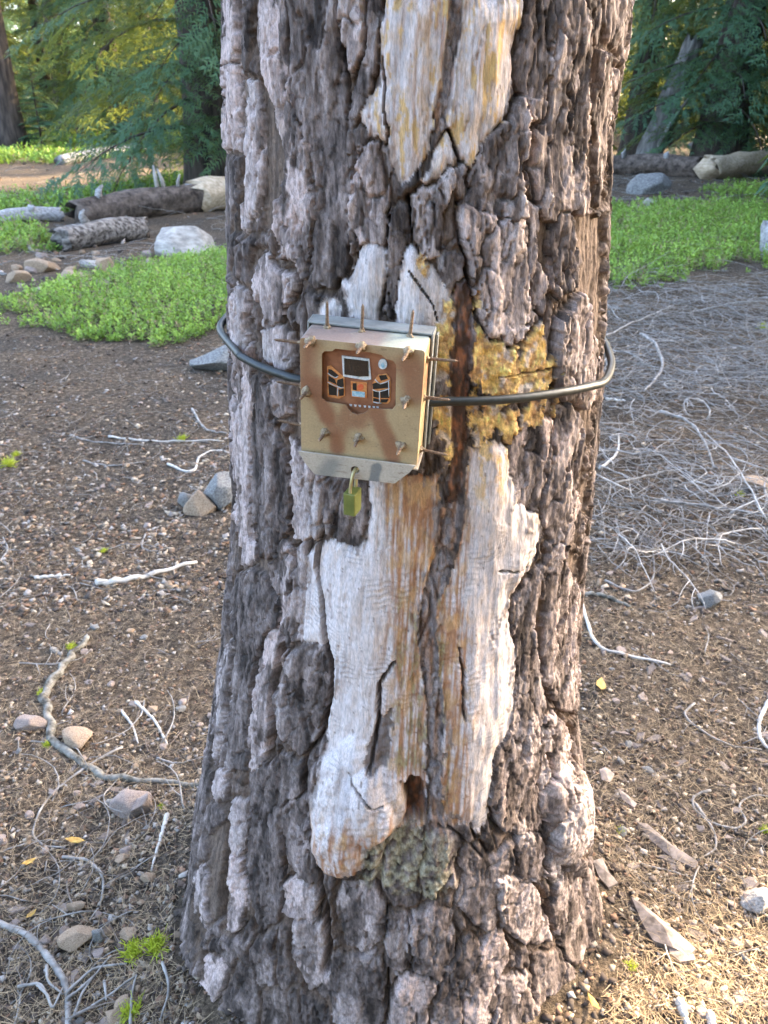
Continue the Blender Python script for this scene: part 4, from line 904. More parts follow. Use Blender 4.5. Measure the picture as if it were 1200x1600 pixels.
# right
x, y = at(1004, 27); conifer('fir_b', x, y, 'dark fir trunk just right of the big pine trunk', 1.0, 1.9)
x, y = at(1140, 24); conifer('bough', x, y, 'fir with low hanging boughs in front of the wood at right', 1.1, 4.0)
k = 0
G = 'firs of the dense wood behind the clearing'
for px, d, kind, s in ((-30, 36, 'fir', 1), (20, 52, 'fir_b', 1), (75, 47, 'fir', 1.1), (90, 62, 'fir_b', 1.1), (150, 55, 'fir', 1.1), (205, 44, 'fir_slim', 1.2), (235, 38, 'fir', 1), (255, 56, 'fir_b', 1.1), (290, 46, 'fir', 1),
                    (330, 60, 'fir_b', 1), (-70, 45, 'fir_b', 1), (960, 45, 'fir', 1), (985, 60, 'fir_b', 1.1), (1045, 52, 'fir', 1), (1060, 36, 'fir_slim', 1.1), (1095, 44, 'fir', 1.1),
                    (1130, 58, 'fir_b', 1.1), (1175, 40, 'fir', 1), (1215, 50, 'fir_b', 1), (1240, 30, 'fir', 1), (-20, 70, 'fir', 1.3), (180, 75, 'fir', 1.4), (60, 85, 'fir_b', 1.4), (280, 82, 'fir', 1.4), (1010, 78, 'fir', 1.4), (1110, 82, 'fir', 1.4), (1200, 75, 'fir', 1.4),
                    (420, 50, 'fir', 1.1), (520, 60, 'fir_b', 1.2), (620, 48, 'fir', 1.1), (720, 58, 'fir', 1.2), (820, 46, 'fir_b', 1.1), (900, 62, 'fir', 1.2), (470, 34, 'fir_b', 1), (860, 33, 'fir', 1)):
    x, y = at(px, d); conifer(kind, x, y, 'green fir in the dense wood behind the clearing', s, k * 1.3, G, wide=1.0 + .15 * math.sin(k * 2.1)); k += 1
# unseen trees right of the frame, placed and thickened to shade the near ground
SUNH = np.array([math.sin(SUN_AZ), math.cos(SUN_AZ)]); PERP = np.array([-SUNH[1], SUNH[0]])
E0 = np.array([0.42, 0.93])
def shade_tree(k, s_along, off, kind, sc, rz=None):
    p = E0 + SUNH * s_along + PERP * off
    conifer(kind, p[0], p[1], 'unseen tall fir placed right of the frame to cast shade', sc, k * 1.7 if rz is None else rz, 'unseen shade firs right of the clearing')
SH = ((12, 1.884, 'dense', 1.0, 4.42), (14.5, 2.149, 'dense', 1.0, 1.94), (17.5, 2.89, 'dense', 1.6, 2.34), (21, 3.15, 'dense', 1.6, 4.81), (25, 2.99, 'dense', 1.6, 3.11), (30, 2.91, 'dense', 1.6, 4.92),
      (13, 4.5, 'dense', 1.0), (16, 6.4, 'dense', 1.05), (17, 3.9, 'dense', 1.1), (20, 8.6, 'dense', 1.1), (20, 5.6, 'dense', 1.15), (24, 10.5, 'dense', 1.2), (23, 7.4, 'dense', 1.2),
      (25, 4.4, 'dense', 1.3), (27, 8.6, 'dense', 1.3), (30, 13, 'fir', 1.4), (30, 4.8, 'dense', 1.4), (32, 7, 'dense', 1.5), (33, 10.5, 'bough', 1.5), (36, 16, 'fir', 1.6), (37, 5.2, 'dense', 1.6),
      (40, 12, 'fir', 1.8))
for k, q in enumerate(SH): shade_tree(k, *q)
# unseen firs added behind the camera so light comes mainly from the upper left
for k, (az, d, kind, sc) in enumerate(((98, 9, 'fir', 1.0), (118, 8.5, 'bough', 1.1), (138, 10, 'fir', 1.1), (158, 9.5, 'bough', 1.2), (178, 11, 'fir', 1.1), (200, 13, 'bough', 1.1), (225, 17, 'fir', 1.0), (110, 15, 'fir', 1.4), (148, 16, 'fir', 1.4), (190, 19, 'fir', 1.4), (250, 22, 'fir', .9), (275, 24, 'fir', .8), (300, 22, 'fir', .8))):
    a = math.radians(az); conifer(kind, d * math.sin(a), d * math.cos(a), 'unseen fir added behind the viewer to block skylight', sc, k * 2.3, 'added light-blocking firs behind the viewer')

# ------------------------------------------------------------------ fallen logs, snag, rocks
def log_mesh(name, p0, p1, r0, r1, mat, seed, rough=0.12, n=44, sides=24, bend=0.04, endmat=None):
    p0, p1 = np.array(p0), np.array(p1); t = np.linspace(0, 1, n); P = p0 + (p1 - p0) * t[:, None]; L = np.linalg.norm(p1 - p0)
    P[:, 2] += bend * np.sin(t * math.pi) ; V, F = tube(P - p0, np.linspace(r0, r1, n), sides)
    c = np.repeat(P - p0, sides, 0); d = V - c; a = np.tile(np.arange(sides), n); l = np.repeat(t * L, sides)
    k = 1 + rough * 2.2 * fbm(np.cos(a / sides * 6.283) * 2.2 + l * 1.6 + seed, np.sin(a / sides * 6.283) * 2.2 + l * .3, 4, seed)
    V = c + d * k[:, None]; jag = (np.random.default_rng(seed).uniform(-.5, 1, sides) * r0 * .8); ax = (p1 - p0) / L; V[:sides] -= ax * jag[:, None]; V[-sides:] += ax * jag[::-1][:, None]; V[:, 2] += .05 * r0 * np.sin(l * 5 + seed); me = mesh(name, V, F, mat)
    if endmat:
        me.materials.append(endmat)
        for q in list(me.polygons)[-2:]: q.material_index = 1; q.use_smooth = False
    return me
M['log_bark'] = mat_noise('fallen_log_bark', (0.035, 0.026, 0.020), (0.19, 0.145, 0.115), 9, 0.9, (1, 1, 1), 0.9, 0.03, detail=8)
M['rotten'] = mat_noise('rotten_log_bark', (0.05, 0.040, 0.034), (0.36, 0.32, 0.28), 22, 0.9, (.25, 1, 1), 0.9, 0.03, detail=9, p=(0.38, 0.62))
M['pale_wood'] = mat_noise('bleached_log_wood', (0.40, 0.29, 0.18), (0.70, 0.56, 0.40), 6, 0.75, (1, 4, 4), 0.4, 0.01)
M['grey_wood'] = mat_noise('weathered_grey_wood', (0.20, 0.19, 0.185), (0.48, 0.46, 0.44), 16, 0.85, (1, 3, 3), 0.5, 0.01)
M['stone_w'] = mat_noise('pale_boulder', (0.22, 0.20, 0.175), (0.48, 0.44, 0.385), 5, 0.85, bstr=0.5, bdist=0.02, detail=8)
M['stone_g'] = mat_noise('blue_grey_stone', (0.10, 0.098, 0.09), (0.31, 0.30, 0.28), 14, 0.85, bstr=0.5, bdist=0.01, detail=8)
M['stone_t'] = mat_noise('tan_stone', (0.22, 0.15, 0.095), (0.46, 0.34, 0.23), 14, 0.9, bstr=0.5, bdist=0.008, detail=8)
M['stone_p'] = mat_noise('pinkish_stone', (0.19, 0.145, 0.12), (0.40, 0.32, 0.27), 20, 0.9, bstr=0.5, bdist=0.006, detail=8)

def fallen_log(name, a, b, r0, r1, label, mat, seed, stubs=0, endmat=None, lift=0.0, cap=None):
    pa, pb = gpt(*a), gpt(*b); pa[2] += r0 * .75 + lift; pb[2] += r1 * .75 + lift
    root = empty(name, pa); tag(root, label, 'log')
    obj('log_body', log_mesh('log_body', pa, pb, r0, r1, mat, seed, endmat=endmat), root)
    rg = np.random.default_rng(seed)
    for i in range(stubs):
        t = rg.uniform(.1, .9); p = (pb - pa) * t; up = np.array([rg.uniform(-.5, .5), rg.uniform(-.6, .2), 1.0]); L = rg.uniform(.04, .22)
        V, F = tube([p + up * .6 * r0, p + up * (r0 + L * .6), p + up * (r0 + L) + np.array([.05, 0, 0])], [.07, .05, .012], 5); V = V + rg.normal(0, .012, V.shape); obj('broken_stub', mesh('broken_stub', V, F, M['grey_wood']), root)
    return root, pa, pb
root, pa, pb = fallen_log('fallen_log', (128, 352), (352, 326), .20, .26, 'long dark fallen log with broken stubs, left of the pine trunk', M['log_bark'], 21, 2)
# bare tan end where the bark is gone, and white splinters standing on it
V = log_mesh('bare_end', pa + (pb - pa) * .80, pa + (pb - pa) * 1.0 + np.array([.0, 0, .01]), .275, .275, M['pale_wood'], 3, .05, 8); obj('bare_end', V, root, (pb - pa) * .80 + np.array([0, -.02, .03]))
for t, h, dx in ((.52, .42, -.02), (.57, .36, -.08), (.66, .26, .06)):
    p = (pb - pa) * t; V, F = tube([p + [0, 0, .16], p + [dx * .4, -.05, .16 + h * .6], p + [dx, -.05, .16 + h]], [.04, .03, .012], 6); obj('white_splinter', mesh('white_splinter', V, F, M['stone_w']), root)
fallen_log('rotten_log', (98, 392), (222, 372), .16, .15, 'short rotten grey log lying in front of the long fallen log', M['rotten'], 22, 1)
fallen_log('broken_log', (-30, 352), (95, 345), .09, .11, 'pale broken log end at the far left behind the shrubs', M['grey_wood'], 23, 1)
fallen_log('grey_log', (95, 258), (222, 238), .14, .16, 'far grey log near the foot of the leaning fir', M['grey_wood'], 24, 1)
fallen_log('pale_pole', (62, 240), (104, 237), .07, .07, 'short white pole lying on the far green patch', M['stone_w'], 25)
fallen_log('tan_log', (1105, 280), (1290, 262), .26, .30, 'barkless tan log at the right edge under the fir boughs', M['pale_wood'], 26, 1)
fallen_log('dark_log', (940, 270), (1090, 276), .22, .24, 'dark rotting log right behind the big pine trunk', M['log_bark'], 27, 2)
fallen_log('bleached_log', (1080, 232), (1230, 222), .12, .12, 'thin bleached log far right behind the tan log', M['grey_wood'], 28, 1)
# leaning broken snag and grey stumps at right
p0 = gpt(1003, 262); d = ray(1082, 70); q = np.array([0, 0, CAMH]) + d * (p0[1] / d[1])
root = empty('leaning_snag', p0); tag(root, 'grey broken snag leaning right beside the dark fir trunk', 'snag')
obj('snag_trunk', log_mesh('snag_trunk', p0 - [0, 0, .3], q, .34, .22, M['snag'], 30, .2), root, (0, 0, -.3))
V, F = tube([(.25, -.25, .5), (.5, -.3, 1.1), (.95, -.35, 1.8)], [.07, .05, .02], 6); obj('bare_branch', mesh('bare_branch', V, F, M['grey_wood']), root)
p0 = gpt(1160, 236); root = empty('grey_stump', p0); tag(root, 'jagged grey stump behind the tan log', 'stump')
V, F = tube([(0, 0, -.1), (.03, 0, .4), (.0, .03, .85), (.06, 0, 1.15)], [.32, .26, .24, .12], 12); obj('stump_body', mesh('stump_body', V, F, M['snag']), root)
p0 = gpt(1205, 405); root = empty('weathered_stump', p0, (0, -.35, 0)); tag(root, 'weathered grey log end poking in at the right edge of the green shrubs', 'log')
V = log_mesh('log_body', (0, 0, -.1), (.10, .2, .30), .13, .10, M['grey_wood'], 33, .3, 12); obj('log_body', V, root, (0.02, 0, -.1))

def rock_mesh(name, seed, mat, sub=3, flat=0.7):
    bm = bmesh.new(); bmesh.ops.create_icosphere(bm, subdivisions=sub, radius=1); rg = np.random.default_rng(seed)
    planes = [(v / np.linalg.norm(v), rg.uniform(.45, .85)) for v in rg.normal(size=(13, 3))]
    for v in bm.verts:
        c = np.array(v.co)
        for nrm, dd in planes:
            e = c @ nrm - dd
            if e > 0: c = c - nrm * e * .92
        c = c * (1 + .07 * math.sin(5 * c[0] + seed) * math.cos(4 * c[1] + seed))
        v.co = (c[0], c[1], c[2] * flat)
    me = bpy.data.meshes.new(name); bm.to_mesh(me); bm.free(); me.materials.append(mat)
    me.polygons.foreach_set('use_smooth', np.zeros(len(me.polygons), bool) if sub < 3 else np.ones(len(me.polygons), bool)); return me
def rock(px, py, wpx, hpx, label, mat, seed, rz=0.0, tilt=0.0, name='boulder', cat='rock'):
    p = gpt(px, py); k = mpp(p); w = wpx * k / 2; h = hpx * k / 2
    o = obj(name, rock_mesh(name, seed, mat, 4, 1.0), None, (p[0], p[1] + w * .5, p[2] + h * .62), (tilt * .3, tilt, rz), (w * 1.3, w * .95, h * 1.3)); tag(o, label, cat); return o
rock(287, 402, 108, 44, 'large white boulder in front of the fallen log', M['stone_w'], 41, .3, .12)
rock(345, 582, 78, 44, 'grey rock half hidden by the left side of the pine trunk', M['stone_g'], 42, 0)
rock(347, 796, 50, 70, 'blue-grey angular rock against the left side of the pine trunk', M['stone_g'], 43, .5, .5)
rock(312, 803, 46, 36, 'tan wedge-shaped rock left of the blue-grey angular rock', M['stone_t'], 44, .2, -.5)
rock(291, 796, 26, 28, 'small dark grey rock at the tip of the tan wedge', M['stone_g'], 45)
rock(1017, 304, 64, 34, 'dark grey boulder behind the right green patch', M['stone_g'], 46)
rock(1010, 330, 28, 24, 'pointed pale stone at the top edge of the right green patch', M['stone_w'], 47)
rock(168, 428, 30, 30, 'tan stone standing between the log and the left green patch', M['stone_t'], 48, .4)
rock(60, 425, 60, 22, 'flat ochre stone at the left edge below the log', M['stone_t'], 49)
rock(110, 440, 46, 18, 'flat ochre stone left of the standing tan stone', M['stone_t'], 50)
rock(22, 442, 36, 20, 'rounded ochre stone nearest the left edge', M['stone_t'], 51)
rock(140, 418, 40, 12, 'thin pale slab behind the tan stones', M['stone_w'], 52)
rock(205, 1272, 54, 34, 'brown slab of rock below the mossy branch', M['stone_p'], 53, .3, -.2)
rock(222, 1272, 34, 40, 'pinkish angular rock leaning on the brown slab', M['stone_p'], 54, .8, .3)
rock(45, 1142, 40, 26, 'grey-pink rock left of the mossy branch', M['stone_p'], 55)
rock(120, 1480, 46, 28, 'tan angular rock left of the yellow lichen', M['stone_t'], 56, .4)
rock(152, 1474, 26, 30, 'dark rock leaning on the tan angular rock', M['stone_g'], 57)
rock(115, 1168, 50, 20, 'long ochre piece of rock touching the mossy branch', M['stone_t'], 58, -.3)
rock(120, 1426, 26, 20, 'smooth cream pebble below the curved white twig', M['stone_t'], 59)
rock(1188, 1420, 46, 26, 'flat white stone at the lower right edge', M['stone_w'], 60, .3)
rock(1110, 948, 40, 26, 'blackened chunk of wood or rock right of the trunk', M['stone_g'], 61)
rock(1190, 768, 50, 22, 'tan stone at the right edge of the twig tangle', M['stone_t'], 62)

# ------------------------------------------------------------------ low evergreen shrubs
def mat_leaf_attr(name, trans, tcol):
    m = mat_leaf(name, (1, 1, 1), (1, 1, 1), trans, tcol); nt = m.node_tree; at_ = N(nt, 'ShaderNodeVertexColor', layer_name='Col')
    nt.links.new(at_.outputs[0], nt.nodes['Principled BSDF'].inputs['Base Color']); return m
M['shrub_old'] = mat_leaf('shrub_leaf', (0.13, 0.24, 0.045), (0.25, 0.40, 0.09), 0.25, (0.34, 0.46, 0.07), 9, 0.45)
M['shrub'] = mat_leaf_attr('shrub_leaf', .22, (.34, .46, .07)); M['shrub_far'] = M['shrub']; M['shrub_far_old'] = mat_leaf('shrub_leaf_far', (0.14, 0.22, 0.06), (0.27, 0.37, 0.11), 0.25, (0.30, 0.40, 0.08), 3, 0.5)
def ground_poly(pts): return np.array([gp(*q)[:2] for q in pts])
def shrub_patch(name, pts, dens, leaf, hmax, label, mat, seed, nleaf=11):
    P = ground_poly(pts); rg = np.random.default_rng(seed); lo, hi = P.min(0), P.max(0); area = np.prod(hi - lo)
    n = int(area * dens * 1.5); X = rg.uniform(lo[0], hi[0], n); Y = rg.uniform(lo[1], hi[1], n)
    d = segdist(X + .22 * fbm(X * 2.2, Y * 2.2, 3, seed), Y + .35 * fbm(X * 2.2 + 7, Y * 2.2, 3, seed + 1), P, True)
    pat = fbm(X * 1.7, Y * 1.7, 3, seed + 2)
    keep = (d > 0) & (pat > -0.30 + .25 * (d < .2)); X, Y, d, pat = X[keep], Y[keep], d[keep], pat[keep]; n = len(X)
    H = hmax * (0.35 + 0.65 * sstep(0, .35, d)) * rg.uniform(.35, 1.25, n) * (0.75 + .6 * np.clip(pat + .3, 0, 1)); Z = gz(X, Y)
    tilt = rg.normal(0, .22, (n, 2)); Q = []
    for k in range(nleaf):
        f = (k + .6) / nleaf; a = k * 2.4 + rg.uniform(0, 6.28, n); el = rg.uniform(.1, 1.1, n) * (0.6 + .6 * f)
        b = np.stack([X + tilt[:, 0] * H * f, Y + tilt[:, 1] * H * f, Z + H * f], 1); L = leaf * rg.uniform(.6, 1.2, n)
        e = np.stack([np.cos(a) * np.cos(el), np.sin(a) * np.cos(el), np.sin(el)], 1); sd = np.stack([-np.sin(a), np.cos(a), rg.uniform(-.4, .4, n)], 1)
        b = b + e * .006; w = (L * .28)[:, None]; L = L[:, None]
        Q.append(np.stack([b, b + e * L * .55 + sd * w, b + e * L, b + e * L * .55 - sd * w], 1))
    q = np.concatenate(Q).reshape(-1, 3)
    t = np.clip(.5 + .9 * fbm(X * 3, Y * 3, 3, seed + 5) + rg.normal(0, .22, n), 0, 1)[:, None]; base = mix(np.array([.11, .21, .035]), np.array([.33, .49, .085]), t)
    dead = rg.uniform(0, 1, n) < (.05 + .12 * (pat < -.05)); base[dead] = [.26, .19, .12]
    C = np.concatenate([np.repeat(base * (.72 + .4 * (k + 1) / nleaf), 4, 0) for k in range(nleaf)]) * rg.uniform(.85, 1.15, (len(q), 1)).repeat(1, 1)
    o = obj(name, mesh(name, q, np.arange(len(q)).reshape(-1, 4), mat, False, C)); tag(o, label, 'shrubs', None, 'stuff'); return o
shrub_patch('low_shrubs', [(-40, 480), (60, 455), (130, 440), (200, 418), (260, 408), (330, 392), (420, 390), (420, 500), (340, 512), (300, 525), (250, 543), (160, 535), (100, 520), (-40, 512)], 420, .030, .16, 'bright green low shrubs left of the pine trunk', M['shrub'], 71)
shrub_patch('low_shrubs', [(-40, 352), (60, 356), (95, 362), (98, 388), (30, 396), (-40, 396)], 160, .045, .22, 'green low shrubs left of the rotten log', M['shrub'], 72)
shrub_patch('low_shrubs', [(-40, 318), (60, 312), (140, 300), (230, 285), (360, 272), (360, 300), (200, 322), (80, 340), (-40, 345)], 90, .06, .22, 'green low shrubs behind the long fallen log', M['shrub_far'], 73)
shrub_patch('low_shrubs', [(-40, 215), (60, 213), (200, 206), (330, 206), (350, 222), (220, 240), (140, 254), (60, 258), (-40, 262)], 22, .12, .25, 'sunny green ground cover at the foot of the far firs', M['shrub_far'], 74, 8)
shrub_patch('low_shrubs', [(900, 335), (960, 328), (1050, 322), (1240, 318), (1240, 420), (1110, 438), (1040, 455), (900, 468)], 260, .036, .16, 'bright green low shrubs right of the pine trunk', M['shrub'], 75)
shrub_patch('low_shrubs', [(1080, 300), (1240, 288), (1240, 312), (1120, 316)], 90, .05, .2, 'dull green shrubs in front of the tan log', M['shrub_far'], 76)
shrub_patch('low_shrubs', [(380, 470), (900, 470), (900, 330), (380, 330)], 60, .04, .16, 'green low shrubs hidden behind the pine trunk', M['shrub'], 77, 8)

# ------------------------------------------------------------------ sticks, stones, bark chips and needles on the ground
M['twig'] = mat_noise('grey_twig', (0.16, 0.145, 0.128), (0.40, 0.37, 0.335), 30, 0.85, bstr=0.4, bdist=0.002)
M['twig_pale'] = mat_noise('pale_twig', (0.24, 0.22, 0.20), (0.54, 0.51, 0.47), 30, 0.85, bstr=0.4, bdist=0.002)
M['twig_b'] = mat_noise('brown_twig', (0.12, 0.095, 0.075), (0.28, 0.225, 0.18), 30, 0.9, bstr=0.4, bdist=0.002)
M['white_stick'] = mat_noise('bleached_stick', (0.42, 0.38, 0.33), (0.68, 0.63, 0.56), 25, 0.8, (1, 1, 1), 0.4, 0.002)
M['moss_branch'] = mat_noise('mossy_grey_branch', (0.06, 0.05, 0.035), (0.30, 0.28, 0.235), 40, 0.9, bstr=0.8, bdist=0.004, detail=7)
M['chip'] = mat_noise('bark_chip', (0.085, 0.068, 0.058), (0.27, 0.22, 0.19), 40, 0.9, bstr=0.6, bdist=0.003, detail=7)
M['chip_l'] = mat_noise('pale_bark_chip', (0.20, 0.155, 0.125), (0.40, 0.32, 0.27), 40, 0.9, bstr=0.6, bdist=0.003, detail=7)
M['lichen'] = mat_leaf('wolf_lichen', (0.42, 0.50, 0.03), (0.62, 0.68, 0.08), 0.2, (0.6, 0.65, 0.08), 60, 0.7)
M['dead_leaf'] = mat_noise('dead_leaf', (0.40, 0.22, 0.05), (0.62, 0.42, 0.12), 60, 0.7, bstr=0.2)

def stick(pxs, r, label, mat=M['twig'], name='dead_stick', cat='stick', n=24, lift=0.0, group=None, taper=.5, sides=7):
    P = np.array([gpt(px, py) for px, py in pxs]); P = smooth_path(P, n); P[:, 2] = gz(P[:, 0], P[:, 1]) + r * .7 + lift
    P[:, 2] += .3 * r * np.sin(np.arange(n) * 1.3)
    rr = np.linspace(r, r * taper, n) * (1 + .14 * np.sin(np.arange(n) * 2.1 + pxs[0][0]))
    V, F = tube(P - P[0], rr, sides); o = obj(name, mesh(name, V, F, mat), None, P[0]); return tag(o, label, cat, group)
mb_root = empty('mossy_branch', gpt(133, 1005)); tag(mb_root, 'long curved mossy branch ending against the left side of the pine trunk', 'branch')
P = smooth_path([gpt(*q) for q in ((135, 1000), (110, 1030), (80, 1070), (72, 1105), (85, 1150), (120, 1190), (165, 1212), (220, 1222), (318, 1224))], 60); kk_ = np.arange(60); P[:, 0] += .010 * np.sin(kk_ * .9) * np.sin(kk_ * .37) + rng.normal(0, .0015, 60); P[:, 1] += .012 * np.cos(kk_ * .7) * np.sin(kk_ * .23 + 1); P[:, 2] = gz(P[:, 0], P[:, 1]) + .005
o0 = np.array(mb_root.location); V, F = tube(P - o0, np.interp(kk_, [0, 12, 25, 59], [.009, .014, .0125, .006]) * (1 + rng.normal(0, .16, 60)), 9); obj('branch_stem', mesh('branch_stem', V, F, M['moss_branch']), mb_root)
stick([(152, 914), (190, 910), (240, 900), (308, 880)], .014, 'bleached tapering stick lying left of the trunk below the rocks', M['white_stick'], taper=.45)
stick([(212, 1098), (240, 1125), (262, 1165)], .0055, 'short white curved stick above the mossy branch', M['white_stick'])
stick([(190, 1112), (207, 1135), (216, 1162)], .0045, 'short white stick beside the short curved stick', M['white_stick'])
stick([(262, 1275), (252, 1310), (237, 1362)], .007, 'white pointed splinter of wood left of the trunk foot', M['white_stick'], taper=.3)
stick([(98, 1340), (135, 1345), (160, 1370), (158, 1410), (140, 1440)], .0042, 'curved white twig forming a half loop in the lower left', M['twig'])
stick([(192, 1168), (135, 1200), (75, 1250), (52, 1300), (70, 1322), (100, 1325)], .004, 'long thin grey twig sweeping below the mossy branch', M['twig'])
stick([(245, 1185), (280, 1193), (320, 1182)], .003, 'thin pale twig touching the trunk above the mossy branch', M['twig'])
stick([(-20, 1440), (40, 1462), (85, 1510), (105, 1550), (108, 1620)], .008, 'thick grey curved branch in the bottom left corner', M['twig'], taper=.8)
G5 = 'twigs of the dead branch in the bottom left corner'
for q in ([(105, 1560), (150, 1520), (200, 1512)], [(105, 1570), (140, 1540), (175, 1500)], [(60, 1545), (75, 1560), (85, 1580), (100, 1550)], [(30, 1548), (65, 1545), (82, 1580)], [(110, 1600), (160, 1570), (215, 1530)], [(255, 1510), (265, 1550), (252, 1600)], [(205, 1620), (208, 1560), (215, 1530)], [(118, 1595), (130, 1560), (150, 1530)], [(165, 1540), (168, 1570)], [(75, 1515), (78, 1540), (100, 1560)]):
    stick(q, .0035, 'thin grey twig of the dead branch in the bottom left corner', M['twig'], 'dead_twig', 'twig', 14, .012, G5)
stick([(905, 925), (918, 975), (935, 1010), (980, 1025), (1048, 1040)], .006, 'pale stick ending bluntly right of the trunk', M['white_stick'], taper=.9)
stick([(905, 930), (940, 932), (985, 950)], .010, 'mossy brown stub of branch against the right side of the trunk', M['moss_branch'])
stick([(1085, 1100), (1070, 1118), (1100, 1145), (1140, 1165), (1190, 1172)], .0042, 'thin white twig curving right of the trunk foot', M['twig'])
stick([(1200, 1098), (1186, 1130), (1190, 1160), (1215, 1180)], .007, 'white curved stick cut off by the right edge', M['white_stick'])
stick([(1110, 1236), (1085, 1245), (1085, 1265), (1110, 1290), (1118, 1325), (1090, 1345)], .0042, 'white hooked twig lying in the litter at right', M['twig'])
stick([(1085, 1255), (1110, 1285), (1145, 1295), (1165, 1285), (1155, 1260), (1175, 1245), (1210, 1246)], .004, 'pale looping twig crossing the hooked twig', M['twig'])
stick([(1000, 1350), (1040, 1360), (1080, 1372)], .003, 'thin straight twig in the litter right of the trunk', M['twig'])
stick([(1060, 1568), (1068, 1590), (1078, 1620)], .010, 'short pale stick end at the bottom right', M['white_stick'])
stick([(1108, 1590), (1115, 1620)], .010, 'stubby pale stick at the bottom edge right of the short pale stick', M['white_stick'])
stick([(942, 548), (985, 525), (1045, 497)], .008, 'straight pale stick rising behind the cable at right', M['twig'], lift=.10)
stick([(998, 540), (1020, 555), (1032, 590), (1015, 620), (1003, 632)], .012, 'thick bent grey branch in the twig tangle', M['twig'], lift=.08)
stick([(1028, 660), (1070, 675), (1095, 705), (1112, 750)], .009, 'grey branch curving down through the twig tangle', M['twig'], lift=.06)
stick([(955, 775), (1040, 755), (1110, 750)], .006, 'long pale twig running left from the curving branch', M['twig'], lift=.06)
stick([(1020, 795), (1100, 805), (1210, 822)], .008, 'long straight pale branch at the lower edge of the tangle', M['twig'], lift=.04)
stick([(935, 745), (962, 720), (965, 692)], .008, 'white bent stick beside the trunk in the tangle', M['white_stick'], lift=.04)
stick([(945, 637), (975, 640)], .008, 'short tan broken stick touching the trunk below the cable', M['white_stick'], lift=.05)
stick([(945, 908), (990, 925), (1020, 905), (1020, 860)], .005, 'pale twig bent into a hook below the tangle', M['twig'])
stick([(170, 683), (240, 690), (350, 690)], .006, 'pale stick lying level left of the trunk', M['white_stick'])
stick([(110, 680), (140, 690), (225, 696)], .005, 'second pale stick lying level left of the trunk', M['twig'])
stick([(262, 726), (300, 738), (312, 715), (335, 705), (358, 708)], .007, 'zigzag white stick beside the left side of the trunk', M['white_stick'])
stick([(300, 640), (320, 670), (355, 678)], .008, 'grey branch end at the left side of the trunk', M['twig'])
stick([(130, 720), (180, 728), (230, 722)], .004, 'faint grey twig below the level pale sticks', M['twig'])
stick([(55, 905), (110, 900)], .008, 'short pale stick left of the long bleached stick', M['white_stick'])
stick([(228, 835), (222, 855), (240, 862), (258, 858)], .004, 'small hooked white twig above the bleached stick', M['twig'])
stick([(0, 880), (12, 860), (5, 840)], .005, 'white hooked twig at the left edge', M['twig'])
def slab(outline, th, label, mat, name='bark_piece'):
    P = [gpt(*q) for q in outline]; c = np.mean(P, 0); n = len(P); rg = np.random.default_rng(n + int(outline[0][0]))
    up = [p - c + [0, 0, th + rg.uniform(-.3, .5) * th] for p in P]; lo = [(p - c) * [1.03, 1.03, 1] + [0, 0, -.006] for p in P]; cc = np.array([0, 0, th * 1.9])
    V = lo + up + [cc]; F = [(i_, (i_ + 1) % n, (i_ + 1) % n + n, i_ + n) for i_ in range(n)] + [(i_ + n, (i_ + 1) % n + n, 2 * n) for i_ in range(n)] + [tuple(range(n - 1, -1, -1))]
    o = obj(name, mesh(name, V, F, mat, False), None, c); return tag(o, label, 'bark')
slab([(985, 1408), (1000, 1415), (1030, 1440), (1055, 1462), (1085, 1490), (1075, 1500), (1050, 1490), (1020, 1475), (1003, 1450)], .014, 'long dark slab of bark lying lower right of the trunk', M['chip'])
slab([(1040, 1475), (1080, 1490), (1085, 1505), (1062, 1508), (1045, 1495)], .010, 'brown piece of bark at the end of the long dark slab', M['chip_l'])
slab([(995, 1288), (1010, 1290), (1050, 1325), (1090, 1350), (1085, 1360), (1050, 1345), (1015, 1315)], .008, 'narrow strip of brown bark in the litter at right', M['chip'], 'bark_strip')
slab([(965, 1236), (980, 1245), (995, 1258), (990, 1264), (972, 1252)], .006, 'small reddish bark strip right of the trunk foot', M['chip_l'], 'bark_strip')
slab([(1160, 1402), (1180, 1392), (1200, 1400), (1215, 1415), (1190, 1428), (1168, 1420)], .010, 'flat pale stone chip beside the white stone at the right edge', M['stone_p'], 'stone_chip')
slab([(936, 1205), (945, 1202), (960, 1212), (952, 1225), (940, 1220)], .006, 'small pinkish chip right of the trunk nub', M['chip_l'], 'bark_piece')
slab([(925, 1350), (940, 1345), (952, 1370), (965, 1385), (950, 1390), (935, 1375)], .010, 'dark bark scale close to the right foot of the trunk', M['chip'], 'bark_piece')

